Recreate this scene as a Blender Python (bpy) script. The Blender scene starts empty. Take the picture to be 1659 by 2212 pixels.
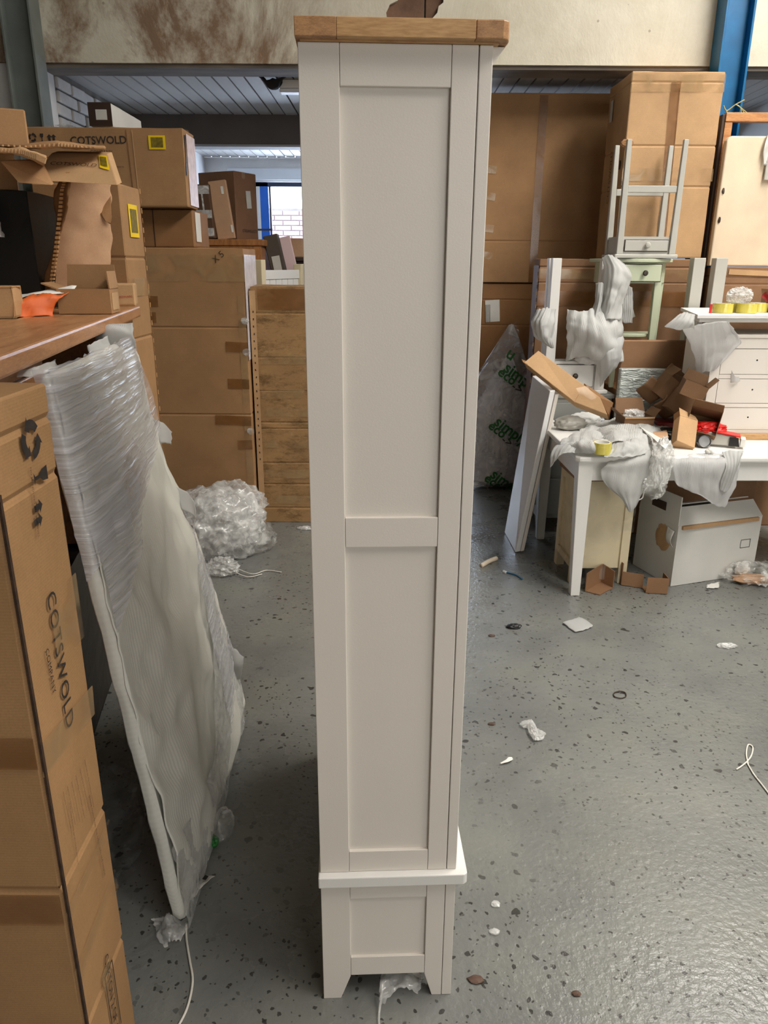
import bpy, bmesh, math, random
from mathutils import Vector, Matrix, Euler, noise
random.seed(7)
R = math.radians
V = Vector
scene = bpy.context.scene
COL = scene.collection

# ------------------------------------------------------------------ camera
FPX, IMW, IMH = 1600.0, 1659.0, 2212.0
PITCH, ROLL, CAMZ = R(18.48), R(0.318), 1.6
_r = V((1, 0, 0)); _f = V((0, math.cos(PITCH), -math.sin(PITCH))); _u = V((0, math.sin(PITCH), math.cos(PITCH)))
_r, _u = _r * math.cos(ROLL) + _u * math.sin(ROLL), _u * math.cos(ROLL) - _r * math.sin(ROLL)
cd = bpy.data.cameras.new('camera')
cam = bpy.data.objects.new('camera', cd); COL.objects.link(cam)
cam.matrix_world = Matrix(((_r.x, _u.x, -_f.x, 0), (_r.y, _u.y, -_f.y, 0), (_r.z, _u.z, -_f.z, CAMZ), (0, 0, 0, 1)))
cd.sensor_fit = 'VERTICAL'; cd.sensor_height = 36.0; cd.sensor_width = 27.0
cd.lens = 36.0 * FPX / IMH
cd.clip_start = 0.05; cd.clip_end = 80
scene.camera = cam

# ------------------------------------------------------------------ world, lights, exposure
scene.view_settings.view_transform = 'Standard'
scene.view_settings.look = 'None'
scene.view_settings.exposure = 0.0
scene.view_settings.gamma = 1.0
scene.view_settings.use_curve_mapping = False
try:
    scene.cycles.use_denoising = True
    scene.cycles.max_bounces = 6
    scene.cycles.diffuse_bounces = 3
    scene.cycles.glossy_bounces = 3
    scene.cycles.transparent_max_bounces = 12
    scene.cycles.sample_clamp_indirect = 6.0
    scene.cycles.use_adaptive_sampling = True
    scene.cycles.adaptive_threshold = 0.06
except Exception:
    pass
w = bpy.data.worlds.new('world'); scene.world = w; w.use_nodes = True
w.node_tree.nodes['Background'].inputs[0].default_value = (0.66, 0.80, 1.0, 1)
w.node_tree.nodes['Background'].inputs[1].default_value = 20.0

def area(name, loc, size, rot, energy, color, portal=False):
    l = bpy.data.lights.new(name, 'AREA'); l.shape = 'RECTANGLE'; l.size, l.size_y = size
    l.energy = energy; l.color = color
    o = bpy.data.objects.new(name, l); COL.objects.link(o)
    o.location = loc; o.rotation_euler = rot
    if portal:
        l.cycles.is_portal = True
    return o
# rooflights of the hall (long strips running away from the viewer) and the open loading door on the right
area('rooflight_strip', (2.9, 2.0, 4.75), (1.1, 5.6), (0, 0, 0), 400, (1.0, 0.955, 0.88))
area('rooflight_strip.001', (1.3, -0.6, 4.75), (0.9, 3.2), (0, 0, 0), 45, (1.0, 0.955, 0.88))
area('loading_door_daylight', (3.3, -4.9, 1.85), (3.6, 3.2), (R(90), 0, 0), 132, (1.0, 0.97, 0.93))
area('window_portal', (-0.3, 9.52, 1.75), (2.3, 1.5), (R(-90), 0, 0), 1, (1, 1, 1), portal=True)

# ------------------------------------------------------------------ measuring helper: a pixel of the photograph at a known X, Y or Z
def P(px, py, X=None, Y=None, Z=None):
    d = _f + _r * ((px - IMW / 2) / FPX) - _u * ((py - IMH / 2) / FPX)
    t = X / d.x if X is not None else Y / d.y if Y is not None else (Z - CAMZ) / d.z
    return V((0, 0, CAMZ)) + d * t

# ------------------------------------------------------------------ materials
def S(r, g, b):
    def c(x):
        x /= 255.0
        return x / 12.92 if x <= 0.04045 else ((x + 0.055) / 1.055) ** 2.4
    return (c(r), c(g), c(b), 1)
MATS = {}
def nt_new(name):
    m = bpy.data.materials.new(name); m.use_nodes = True
    t = m.node_tree; p = t.nodes['Principled BSDF']
    return m, t, p
def N(t, kind, **kw):
    n = t.nodes.new(kind)
    for k, v in kw.items():
        if k in n.inputs:
            n.inputs[k].default_value = v
        else:
            setattr(n, k, v)
    return n
def ramp(t, stops, interp='LINEAR'):
    n = t.nodes.new('ShaderNodeValToRGB'); e = n.color_ramp.elements
    n.color_ramp.interpolation = interp
    while len(e) < len(stops):
        e.new(0.5)
    for i, (p, c) in enumerate(stops):
        e[i].position = p; e[i].color = c if len(c) == 4 else (*c, 1)
    return n
def mixc(t, fac, a, b, mode='MIX'):
    n = t.nodes.new('ShaderNodeMix'); n.data_type = 'RGBA'; n.blend_type = mode
    if isinstance(fac, (int, float)): n.inputs[0].default_value = fac
    else: t.links.new(fac, n.inputs[0])
    for i, x in ((6, a), (7, b)):
        if hasattr(x, 'links') or hasattr(x, 'is_linked'): t.links.new(x, n.inputs[i])
        else: n.inputs[i].default_value = x
    return n.outputs[2]
def coords(t, scale=(1, 1, 1), kind='Object', rot=(0, 0, 0)):
    tc = t.nodes.new('ShaderNodeTexCoord'); mp = t.nodes.new('ShaderNodeMapping')
    mp.inputs['Scale'].default_value = scale; mp.inputs['Rotation'].default_value = rot
    t.links.new(tc.outputs[kind], mp.inputs['Vector'])
    return mp.outputs[0]
def bump(t, p, h, strength, dist=0.01):
    b = t.nodes.new('ShaderNodeBump'); b.inputs['Strength'].default_value = strength; b.inputs['Distance'].default_value = dist
    t.links.new(h, b.inputs['Height']); t.links.new(b.outputs[0], p.inputs['Normal'])
    return b
def simple(name, col, rough=0.5, var=0.08, scale=6, bmp=0.0, bscale=80, metal=0, spec=0.5, stretch=(1, 1, 1)):
    """paint / plastic / paper: one colour with soft natural variation and fine relief"""
    if name in MATS: return MATS[name]
    m, t, p = nt_new(name)
    c = coords(t, stretch)
    n = N(t, 'ShaderNodeTexNoise', Scale=scale, Detail=5.0); t.links.new(c, n.inputs['Vector'])
    d = tuple(x * (1 - var * 1.6) for x in col[:3]) + (1,); l = tuple(min(1, x * (1 + var)) for x in col[:3]) + (1,)
    r = ramp(t, [(0.3, d), (0.7, l)]); t.links.new(n.outputs[0], r.inputs[0]); t.links.new(r.outputs[0], p.inputs['Base Color'])
    p.inputs['Roughness'].default_value = rough; p.inputs['Metallic'].default_value = metal
    p.inputs['Specular IOR Level'].default_value = spec
    if bmp:
        n2 = N(t, 'ShaderNodeTexNoise', Scale=bscale, Detail=3.0); t.links.new(c, n2.inputs['Vector']); bump(t, p, n2.outputs[0], bmp, 0.004)
    MATS[name] = m
    return m
def board(name, col, dark=0.72, flute=190, axis=2, mould=0.0, rough=0.72):
    """corrugated cardboard: kraft mottling, faint flute lines, scuffs"""
    if name in MATS: return MATS[name]
    m, t, p = nt_new(name)
    c = coords(t)
    n = N(t, 'ShaderNodeTexNoise', Scale=3.0, Detail=6.0, Roughness=0.65); t.links.new(c, n.inputs['Vector'])
    d = tuple(x * dark for x in col[:3]) + (1,); l = tuple(min(1, x * 1.1) for x in col[:3]) + (1,)
    r = ramp(t, [(0.25, d), (0.75, l)]); t.links.new(n.outputs[0], r.inputs[0])
    wv = N(t, 'ShaderNodeTexWave', Scale=flute / 3.0, Distortion=0.4); wv.bands_direction = 'XYZ'[axis]; t.links.new(c, wv.inputs['Vector'])
    n3 = N(t, 'ShaderNodeTexNoise', Scale=260.0, Detail=2.0); t.links.new(c, n3.inputs['Vector'])
    base = mixc(t, 0.035, r.outputs[0], wv.outputs[0], 'OVERLAY')
    base = mixc(t, 0.14, base, n3.outputs[0], 'OVERLAY')
    sc = N(t, 'ShaderNodeTexNoise', Scale=9.0, Detail=8.0, Roughness=0.8); t.links.new(c, sc.inputs['Vector'])
    sr = ramp(t, [(0.60, (0, 0, 0, 1)), (0.72, (1, 1, 1, 1))]); t.links.new(sc.outputs[0], sr.inputs[0])
    base = mixc(t, mixf(t, sr.outputs[0], 0.22), base, tuple(x * 0.55 for x in col[:3]) + (1,))
    if mould:
        a = N(t, 'ShaderNodeTexNoise', Scale=4.0, Detail=9.0, Roughness=0.85); t.links.new(coords(t, (1, 1, 2.6)), a.inputs['Vector'])
        ar = ramp(t, [(0.48, (0, 0, 0, 1)), (0.62, (1, 1, 1, 1))]); t.links.new(a.outputs[0], ar.inputs[0])
        base = mixc(t, mixf(t, ar.outputs[0], mould), base, S(84, 62, 34))
        b2 = N(t, 'ShaderNodeTexNoise', Scale=7.0, Detail=9.0, Roughness=0.8); t.links.new(coords(t, (1, 1, 1.8)), b2.inputs['Vector'])
        br = ramp(t, [(0.56, (0, 0, 0, 1)), (0.66, (1, 1, 1, 1))]); t.links.new(b2.outputs[0], br.inputs[0])
        base = mixc(t, mixf(t, br.outputs[0], 0.5), base, S(196, 164, 112))
    t.links.new(base, p.inputs['Base Color'])
    p.inputs['Roughness'].default_value = rough; p.inputs['Specular IOR Level'].default_value = 0.3
    bump(t, p, n.outputs[0], 0.10, 0.01)
    MATS[name] = m
    return m
def mixf(t, sock, k):
    n = t.nodes.new('ShaderNodeMath'); n.operation = 'MULTIPLY'; n.inputs[1].default_value = k
    t.links.new(sock, n.inputs[0]); return n.outputs[0]
def wood(name, a, b, scale=2.2, rough=0.45, stretch=(1, 1, 12), ring=9.0):
    if name in MATS: return MATS[name]
    m, t, p = nt_new(name)
    c = coords(t, stretch)
    n = N(t, 'ShaderNodeTexNoise', Scale=scale, Detail=8.0, Roughness=0.6, Distortion=0.6); t.links.new(c, n.inputs['Vector'])
    n2 = N(t, 'ShaderNodeTexNoise', Scale=scale * ring, Detail=4.0); t.links.new(c, n2.inputs['Vector'])
    mx = t.nodes.new('ShaderNodeMath'); mx.operation = 'MULTIPLY_ADD'; mx.inputs[1].default_value = 0.4
    t.links.new(n2.outputs[0], mx.inputs[0]); t.links.new(mixf(t, n.outputs[0], 0.62), mx.inputs[2])
    r = ramp(t, [(0.36, b), (0.62, a)]); t.links.new(mx.outputs[0], r.inputs[0]); t.links.new(r.outputs[0], p.inputs['Base Color'])
    p.inputs['Roughness'].default_value = rough
    bump(t, p, n2.outputs[0], 0.06, 0.002)
    MATS[name] = m
    return m
def foam(name, col=S(240, 240, 238), clear=0.08, trans=0.32, stripes=120.0, depth=0.55):
    """thin ribbed packing foam: lets light through, fine parallel ribs along its length"""
    if name in MATS: return MATS[name]
    m, t, p = nt_new(name)
    uv = coords(t, (1, 1, 1), 'UV')
    wv = N(t, 'ShaderNodeTexWave', Scale=stripes / 6.28, Distortion=1.2, Detail=1.0); wv.bands_direction = 'X'
    t.links.new(uv, wv.inputs['Vector'])
    nn = N(t, 'ShaderNodeTexNoise', Scale=9.0, Detail=4.0); t.links.new(coords(t), nn.inputs['Vector'])
    rib = mixc(t, mixf(t, wv.outputs[0], 0.55 * min(1.0, depth * 2)), col, tuple(x * 0.72 for x in col[:3]) + (1,))
    t.links.new(rib, p.inputs['Base Color']); p.inputs['Roughness'].default_value = 0.55; p.inputs['Specular IOR Level'].default_value = 0.35
    b = bump(t, p, wv.outputs[0], depth, 0.004)
    tl = N(t, 'ShaderNodeBsdfTranslucent'); tl.inputs[0].default_value = col
    tr = N(t, 'ShaderNodeBsdfTransparent')
    a = t.nodes.new('ShaderNodeMixShader'); a.inputs[0].default_value = trans
    t.links.new(p.outputs[0], a.inputs[1]); t.links.new(tl.outputs[0], a.inputs[2])
    f = t.nodes.new('ShaderNodeMath'); f.operation = 'MULTIPLY_ADD'; f.inputs[1].default_value = -clear; f.inputs[2].default_value = clear * 1.5
    t.links.new(nn.outputs[0], f.inputs[0])
    bb = t.nodes.new('ShaderNodeMixShader'); t.links.new(f.outputs[0], bb.inputs[0])
    t.links.new(a.outputs[0], bb.inputs[1]); t.links.new(tr.outputs[0], bb.inputs[2])
    t.links.new(bb.outputs[0], t.nodes['Material Output'].inputs['Surface'])
    MATS[name] = m
    return m
def film(name, clear=0.55, col=S(228, 228, 226), scale=18.0, stretch=(1, 1, 1), strength=0.9, rough=0.16, kind='Object', rot=(0, 0, 0), detail=4.0, dist=0.006, lo=0.35, warp=0.8):
    """clear stretch wrap / thin polythene: mostly see-through, bright creases where it catches the light"""
    if name in MATS: return MATS[name]
    m, t, p = nt_new(name)
    c = coords(t, stretch, kind, rot)
    n = N(t, 'ShaderNodeTexNoise', Scale=scale, Detail=detail, Roughness=0.55, Distortion=warp); t.links.new(c, n.inputs['Vector'])
    p.inputs['Base Color'].default_value = col; p.inputs['Roughness'].default_value = rough; p.inputs['Specular IOR Level'].default_value = 0.9
    bump(t, p, n.outputs[0], strength, dist)
    r = ramp(t, [(0.35, (clear * 1.25,) * 3), (0.52, (clear,) * 3), (0.66, (clear * lo,) * 3)]); t.links.new(n.outputs[0], r.inputs[0])
    tr = N(t, 'ShaderNodeBsdfTransparent')
    a = t.nodes.new('ShaderNodeMixShader'); t.links.new(r.outputs[0], a.inputs[0])
    t.links.new(p.outputs[0], a.inputs[1]); t.links.new(tr.outputs[0], a.inputs[2])
    t.links.new(a.outputs[0], t.nodes['Material Output'].inputs['Surface'])
    MATS[name] = m
    return m

KRAFT = board('kraft_board', S(172, 132, 92))
KRAFT_D = board('kraft_board_dark', S(148, 108, 70))
KRAFT_L = board('kraft_board_pale', S(196, 158, 116))
KRAFT_R = board('kraft_board_reddish', S(148, 112, 82))
KRAFT_H = board('kraft_board_heap', S(128, 96, 68))
KRAFT_IN = board('kraft_board_inner', S(186, 148, 108))
KRAFT_P = board('kraft_board_pinkish', S(196, 156, 122))
KRAFT_M = board('kraft_board_mouldy', S(172, 134, 90), mould=0.75)
FLUTE = simple('flute_edge', S(186, 142, 92), 0.8, 0.1, 20, 0.3)
CARTON_W = simple('white_carton', S(214, 212, 206), 0.6, 0.04, 5, 0.05, 200)
TAPE = film('brown_tape', 0.62, S(150, 102, 56), 7.0, (1, 1, 1), 0.25, 0.2, detail=1.5, lo=0.8)
TAPE_C = film('clear_tape', 0.80, S(196, 164, 120), 8.0, (1, 1, 1), 0.4, 0.14, detail=1.5, lo=0.75)
WHITE = simple('white_paint', S(226, 219, 210), 0.42, 0.02, 3, 0.05, 320)
WHITE2 = simple('white_paint_cool', S(232, 230, 226), 0.40, 0.02, 3, 0.04, 320)
CREAM = simple('cream_paint', S(222, 208, 174), 0.4, 0.03, 3, 0.04, 320)
CREAMFAB = simple('cream_padding', S(232, 212, 184), 0.8, 0.07, 5, 0.2, 260)
GLOSSW = simple('white_gloss_paint', S(232, 232, 232), 0.22, 0.01, 2, 0.02, 60)
GREYP = simple('grey_paint', S(186, 184, 176), 0.42, 0.03, 4, 0.04, 320)
GREYC = simple('grey_cabinet_paint', S(150, 152, 148), 0.42, 0.04, 4, 0.04, 320)
SAGE = simple('sage_paint', S(196, 204, 176), 0.42, 0.03, 4, 0.04, 320)
BLUE = simple('blue_steel_paint', S(0, 100, 152), 0.34, 0.12, 9, 0.12, 60)
STEEL = simple('grey_steel_paint', S(112, 118, 114), 0.5, 0.12, 6, 0.1, 60)
BLACK = simple('black_plastic', S(26, 25, 25), 0.4, 0.1, 8)
DARK = simple('dark_brown_wood', S(58, 40, 30), 0.5, 0.15, 5)
INK = simple('black_print', S(48, 40, 36), 0.8, 0.25, 60)
INKF = simple('faded_print', S(104, 74, 48), 0.85, 0.3, 40)
INKR = simple('red_print', S(176, 60, 44), 0.8, 0.2, 40)
GREENP = simple('green_print', S(22, 104, 36), 0.5, 0.15, 30)
ORANGE_P = simple('orange_print', S(226, 140, 40), 0.5, 0.1, 30)
PAPER = simple('white_paper', S(226, 224, 218), 0.75, 0.05, 9)
YELLOW = simple('yellow_label', S(240, 204, 24), 0.6, 0.06, 9)
LABELG = simple('label_grey', S(196, 194, 186), 0.7, 0.05, 9)
RED = simple('red_plastic', S(214, 32, 26), 0.4, 0.1, 12)
ORANGE = simple('orange_paper', S(222, 104, 44), 0.6, 0.12, 9)
YTAPE = film('yellow_tape', 0.10, S(220, 206, 96), 40.0, (1, 1, 1), 0.25, 0.12)
OAK = wood('oak', S(206, 164, 112), S(160, 116, 70), 3.0, 0.45, (2, 14, 14))
OAKEND = wood('oak_end_block', S(188, 142, 96), S(140, 98, 62), 5.0, 0.5, (6, 6, 16))
DESKW = wood('brown_desk_wood', S(186, 136, 94), S(146, 100, 62), 2.4, 0.33, (14, 2, 14))
PINE = wood('pine', S(206, 150, 96), S(168, 108, 60), 3.0, 0.6, (2, 14, 14))
OAK2 = wood('oak_cabinet', S(176, 118, 66), S(132, 82, 42), 2.6, 0.5, (12, 12, 2))
METAL = simple('dull_metal', S(150, 150, 150), 0.35, 0.1, 9, metal=0.8)
KNOB = simple('dark_knob', S(74, 66, 58), 0.35, 0.1, 9, metal=0.5)
FOAM = foam('packing_foam')
FOAMW = foam('packing_foam_panel', S(236, 235, 226), 0.0, 0.18, 170.0, 0.12)
FOAMT = foam('packing_foam_thin', S(234, 234, 234), 0.30, 0.40, 95.0, 0.35)
FILM = film('stretch_film', 0.50)
FILMC = film('stretch_film_crumpled', 0.60, S(236, 236, 234), 16.0, (1, 1, 1), 0.8, 0.10, detail=3.0)
FILMD = film('stretch_film_loose', 0.80, S(220, 220, 216), 12.0, (1, 1, 1), 0.7, 0.10, detail=3.0)
FILMSTREAK = film('stretch_film_streaks', 0.55, S(230, 230, 236), 1.0, (1.5, 2.4, 62), 0.9, 0.12, 'Object', (R(-16), 0, 0), 3.0, 0.012, 0.35, 0.35)
BAG = film('clear_bag', 0.62, S(206, 208, 212), 7.0, (1, 1, 1), 0.8, 0.10, detail=3.0)
SILVER = film('silver_wrap', 0.05, S(190, 198, 194), 16.0, (1, 1, 3), 1.0, 0.16, dist=0.03)
STRING = simple('white_string', S(224, 220, 210), 0.7, 0.06, 30)
TWINE = simple('twine', S(170, 160, 110), 0.8, 0.1, 30)

def barcode_mat():
    m, t, p = nt_new('barcode_print')
    c = coords(t, (1, 1, 1), 'UV')
    wv = N(t, 'ShaderNodeTexNoise', Scale=26.0, Detail=0.0); wv.noise_dimensions = '1D'
    sx = t.nodes.new('ShaderNodeSeparateXYZ'); t.links.new(c, sx.inputs[0]); t.links.new(sx.outputs[0], wv.inputs['W'])
    r = ramp(t, [(0.5, (0.75, 0.74, 0.7)), (0.51, (0.03, 0.03, 0.03))], 'CONSTANT'); t.links.new(wv.outputs[0], r.inputs[0])
    t.links.new(r.outputs[0], p.inputs['Base Color']); p.inputs['Roughness'].default_value = 0.7
    return m
BARCODE = barcode_mat()

# ------------------------------------------------------------------ geometry helpers
def link(o, parent=None):
    COL.objects.link(o)
    if parent is not None: o.parent = parent
    return o
def tag(o, label=None, cat=None, group=None, kind=None):
    if label: o['label'] = label
    if cat: o['category'] = cat
    if group: o['group'] = group
    if kind: o['kind'] = kind
    return o
def thing(name, label, cat, loc=(0, 0, 0), rot=(0, 0, 0), group=None):
    o = bpy.data.objects.new(name, None); o.empty_display_size = 0.1; COL.objects.link(o)
    o.location = loc; o.rotation_euler = rot if not isinstance(rot, (int, float)) else (0, 0, rot)
    return tag(o, label, cat, group)
def mesh(name, verts, faces, mat, parent=None, smooth=False, uvs=None, fix=True):
    me = bpy.data.meshes.new(name); me.from_pydata([tuple(v) for v in verts], [], faces)
    if uvs:
        ul = me.uv_layers.new()
        for l in me.loops: ul.data[l.index].uv = uvs[l.vertex_index]
    if fix:
        bm = bmesh.new(); bm.from_mesh(me); bmesh.ops.recalc_face_normals(bm, faces=bm.faces); bm.to_mesh(me); bm.free()
    if mat: me.materials.append(mat)
    if smooth: me.shade_smooth()
    return link(bpy.data.objects.new(name, me), parent)
def bevel_mod(o, wdt, seg=2):
    m = o.modifiers.new('bevel', 'BEVEL'); m.width = wdt; m.segments = seg; m.limit_method = 'ANGLE'; m.angle_limit = R(35)
    return o
BOXF = [(0, 3, 2, 1), (4, 5, 6, 7), (0, 1, 5, 4), (1, 2, 6, 5), (2, 3, 7, 6), (3, 0, 4, 7)]
def hexa(name, b4, t4, mat, parent=None, bev=0.0):
    o = mesh(name, list(b4) + list(t4), BOXF, mat, parent)
    return bevel_mod(o, bev) if bev else o
def bx(name, x0, x1, y0, y1, z0, z1, mat, parent=None, bev=0.0):
    b = [V((x0, y0, z0)), V((x1, y0, z0)), V((x1, y1, z0)), V((x0, y1, z0))]
    t = [V((x0, y0, z1)), V((x1, y0, z1)), V((x1, y1, z1)), V((x0, y1, z1))]
    return hexa(name, b, t, mat, parent, bev)
def prism(name, poly, axis, a0, a1, mat, parent=None, bev=0.0):
    """extrude a 2D outline along an axis; axis 'y': (x,z), 'z': (x,y), 'x': (y,z)"""
    def mk(p, a):
        return {'y': (p[0], a, p[1]), 'z': (p[0], p[1], a), 'x': (a, p[0], p[1])}[axis]
    n = len(poly); vs = [mk(p, a0) for p in poly] + [mk(p, a1) for p in poly]
    fs = [tuple(range(n))[::-1], tuple(range(n, 2 * n))] + [(i, (i + 1) % n, n + (i + 1) % n, n + i) for i in range(n)]
    o = mesh(name, vs, fs, mat, parent)
    return bevel_mod(o, bev) if bev else o
def lathe(name, prof, mat, parent=None, loc=(0, 0, 0), rot=None, seg=28, smooth=True):
    vs, fs = [], []
    for r_, z in prof:
        for k in range(seg):
            a = 2 * math.pi * k / seg; vs.append(V((r_ * math.cos(a), r_ * math.sin(a), z)))
    n = len(prof)
    for i in range(n - 1):
        for k in range(seg):
            k2 = (k + 1) % seg; fs.append((i * seg + k, i * seg + k2, (i + 1) * seg + k2, (i + 1) * seg + k))
    if prof[0][0] > 1e-6 and prof[0] != prof[-1]:
        fs.append(tuple(range(seg))[::-1]); fs.append(tuple((n - 1) * seg + k for k in range(seg)))
    o = mesh(name, vs, fs, mat, parent, smooth)
    o.location = loc
    if rot: o.rotation_euler = rot
    if smooth: bevel_safe(o)
    return o
def bevel_safe(o):
    o.data.shade_smooth()
    try:
        o.data.set_sharp_from_angle(angle=R(40))
    except Exception:
        pass
def tube(name, pts, r_, mat, parent=None, cyc=False, seg=6):
    pts = [V(p) for p in pts]
    # resample smoothly
    q = []
    n = len(pts)
    for i in range(n - 1):
        p0, p1, p2, p3 = pts[max(0, i - 1)], pts[i], pts[i + 1], pts[min(n - 1, i + 2)]
        for k in range(6):
            s = k / 6; q.append(0.5 * ((2 * p1) + (p2 - p0) * s + (2 * p0 - 5 * p1 + 4 * p2 - p3) * s * s + (3 * p1 - p0 - 3 * p2 + p3) * s ** 3))
    q.append(pts[-1])
    vs, fs = [], []
    up = V((0.13, 0.27, 0.95)).normalized()
    for i, p in enumerate(q):
        d = (q[min(i + 1, len(q) - 1)] - q[max(i - 1, 0)]).normalized()
        a = d.cross(up)
        a = a.normalized() if a.length > 1e-4 else V((1, 0, 0)); b = d.cross(a)
        for k in range(seg):
            an = 2 * math.pi * k / seg; vs.append(p + (a * math.cos(an) + b * math.sin(an)) * r_)
    for i in range(len(q) - 1):
        for k in range(seg):
            k2 = (k + 1) % seg; fs.append((i * seg + k, i * seg + k2, (i + 1) * seg + k2, (i + 1) * seg + k))
    fs.append(tuple(range(seg))[::-1]); fs.append(tuple((len(q) - 1) * seg + k for k in range(seg)))
    return mesh(name, vs, fs, mat, parent, True)
def cr(a, b, c, d, s):
    return 0.5 * ((2 * b) + (c - a) * s + (2 * a - 5 * b + 4 * c - d) * s * s + (3 * b - a - 3 * c + d) * s ** 3)
def net(rows, nu, nv, linear=False):
    """smooth grid of points through a control net (rows of Vectors)"""
    def along(pts, n):
        out = []; m = len(pts)
        for i in range(n + 1):
            f = i / n * (m - 1); k = min(int(f), m - 2); s = f - k
            if linear or m == 2: out.append(pts[k].lerp(pts[k + 1], s))
            else: out.append(cr(pts[max(k - 1, 0)], pts[k], pts[k + 1], pts[min(k + 2, m - 1)], s))
        return out
    a = [along([V(p) for p in row], nu) for row in rows]
    cols = [along([a[j][i] for j in range(len(a))], nv) for i in range(nu + 1)]
    return [[cols[i][j] for i in range(nu + 1)] for j in range(nv + 1)]
def sheet(name, rows, mat, parent=None, nu=24, nv=24, amp=0.01, freq=6.0, thick=0.002, ragged=0.0, seed=0, linear=False, smooth=True, fine=0.0, fold=0.0, pleat=0.0, npl=5):
    g = net(rows, nu, nv, linear); off = V((seed * 3.17, seed * 1.31, seed * 2.3))
    vs, uvs = [], []
    for j in range(nv + 1):
        for i in range(nu + 1):
            p = g[j][i]
            du = g[j][min(i + 1, nu)] - g[j][max(i - 1, 0)]; dv = g[min(j + 1, nv)][i] - g[max(j - 1, 0)][i]
            n = du.cross(dv); n = n.normalized() if n.length > 1e-9 else V((0, 0, 1))
            q = p * freq + off
            h = noise.noise(q) * amp + (noise.noise(q * 3.1) * amp * 0.35) + (1 - abs(noise.noise(q * 5.3)) * 2) * fine
            if fold: h += (0.35 - abs(noise.noise(q * 1.35 + V((4, 7, 1))))) * fold * 2 + (0.3 - abs(noise.noise(q * 2.9 + V((1, 3, 8))))) * fold * 0.7
            if pleat:
                a_ = i / nu * npl + 0.9 * noise.noise(q * 0.5 + V((2, 5, 3))) + j / nv * 0.8
                h += (abs((a_ % 1.0) - 0.5) * 2 - 0.5) * pleat + (abs(((a_ * 2.37 + 0.3 * noise.noise(q)) % 1.0) - 0.5) * 2 - 0.5) * pleat * 0.4
            p = p + n * h
            if ragged:
                if i in (0, nu): p = p + du.normalized() * noise.noise(q * 4 + V((9, 0, 0))) * ragged
                if j in (0, nv) and dv.length > 1e-9: p = p + dv.normalized() * noise.noise(q * 4 + V((0, 9, 0))) * ragged
            vs.append(p); uvs.append((i / nu, j / nv))
    W_ = nu + 1
    fs = [(j * W_ + i, j * W_ + i + 1, (j + 1) * W_ + i + 1, (j + 1) * W_ + i) for j in range(nv) for i in range(nu)]
    o = mesh(name, vs, fs, mat, parent, smooth, uvs, fix=False)
    if thick:
        s = o.modifiers.new('solidify', 'SOLIDIFY'); s.thickness = thick; s.offset = 0
    return o
def blob(name, c, rad, mat, parent=None, amp=0.25, freq=3.0, sub=4, floor=None, seed=0, ridged=True, smooth=False, shape=None):
    """crumpled lump: sphere pushed in and out by folded noise"""
    bm = bmesh.new(); bmesh.ops.create_icosphere(bm, subdivisions=sub, radius=1.0)
    off = V((seed * 5.1, seed * 2.7, seed * 1.9)); c = V(c)
    for v in bm.verts:
        d = v.co.normalized(); q = d * freq + off
        if ridged:
            h = (0.5 - abs(noise.noise(q))) * 1.0 + (0.5 - abs(noise.noise(q * 2.3))) * 0.6 + noise.noise(q * 5.0) * 0.35
        else:
            h = noise.noise(q) + 0.5 * noise.noise(q * 2.1)
        s = 1 + amp * h
        p = V((d.x * rad[0], d.y * rad[1], d.z * rad[2])) * s
        if shape: p = shape(p, d)
        p = p + c
        if floor is not None and p.z < floor: p.z = floor + 0.001 * (1 + noise.noise(q * 4))
        v.co = p
    me = bpy.data.meshes.new(name); bm.to_mesh(me); bm.free(); me.materials.append(mat)
    if smooth: me.shade_smooth()
    return link(bpy.data.objects.new(name, me), parent)
_fonts = {}
def text_mesh(name, s, size, mat, parent=None, align='LEFT', bold=0.0, space=1.0):
    cu = bpy.data.curves.new('txt', 'FONT'); cu.body = s; cu.size = size; cu.align_x = align; cu.align_y = 'BOTTOM_BASELINE'
    cu.offset = bold; cu.space_character = space; cu.resolution_u = 3
    o = bpy.data.objects.new('txt', cu); COL.objects.link(o)
    dg = bpy.context.evaluated_depsgraph_get()
    me = bpy.data.meshes.new_from_object(o.evaluated_get(dg)); me.name = name
    bpy.data.objects.remove(o); me.materials.clear(); me.materials.append(mat)
    return link(bpy.data.objects.new(name, me), parent)

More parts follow.
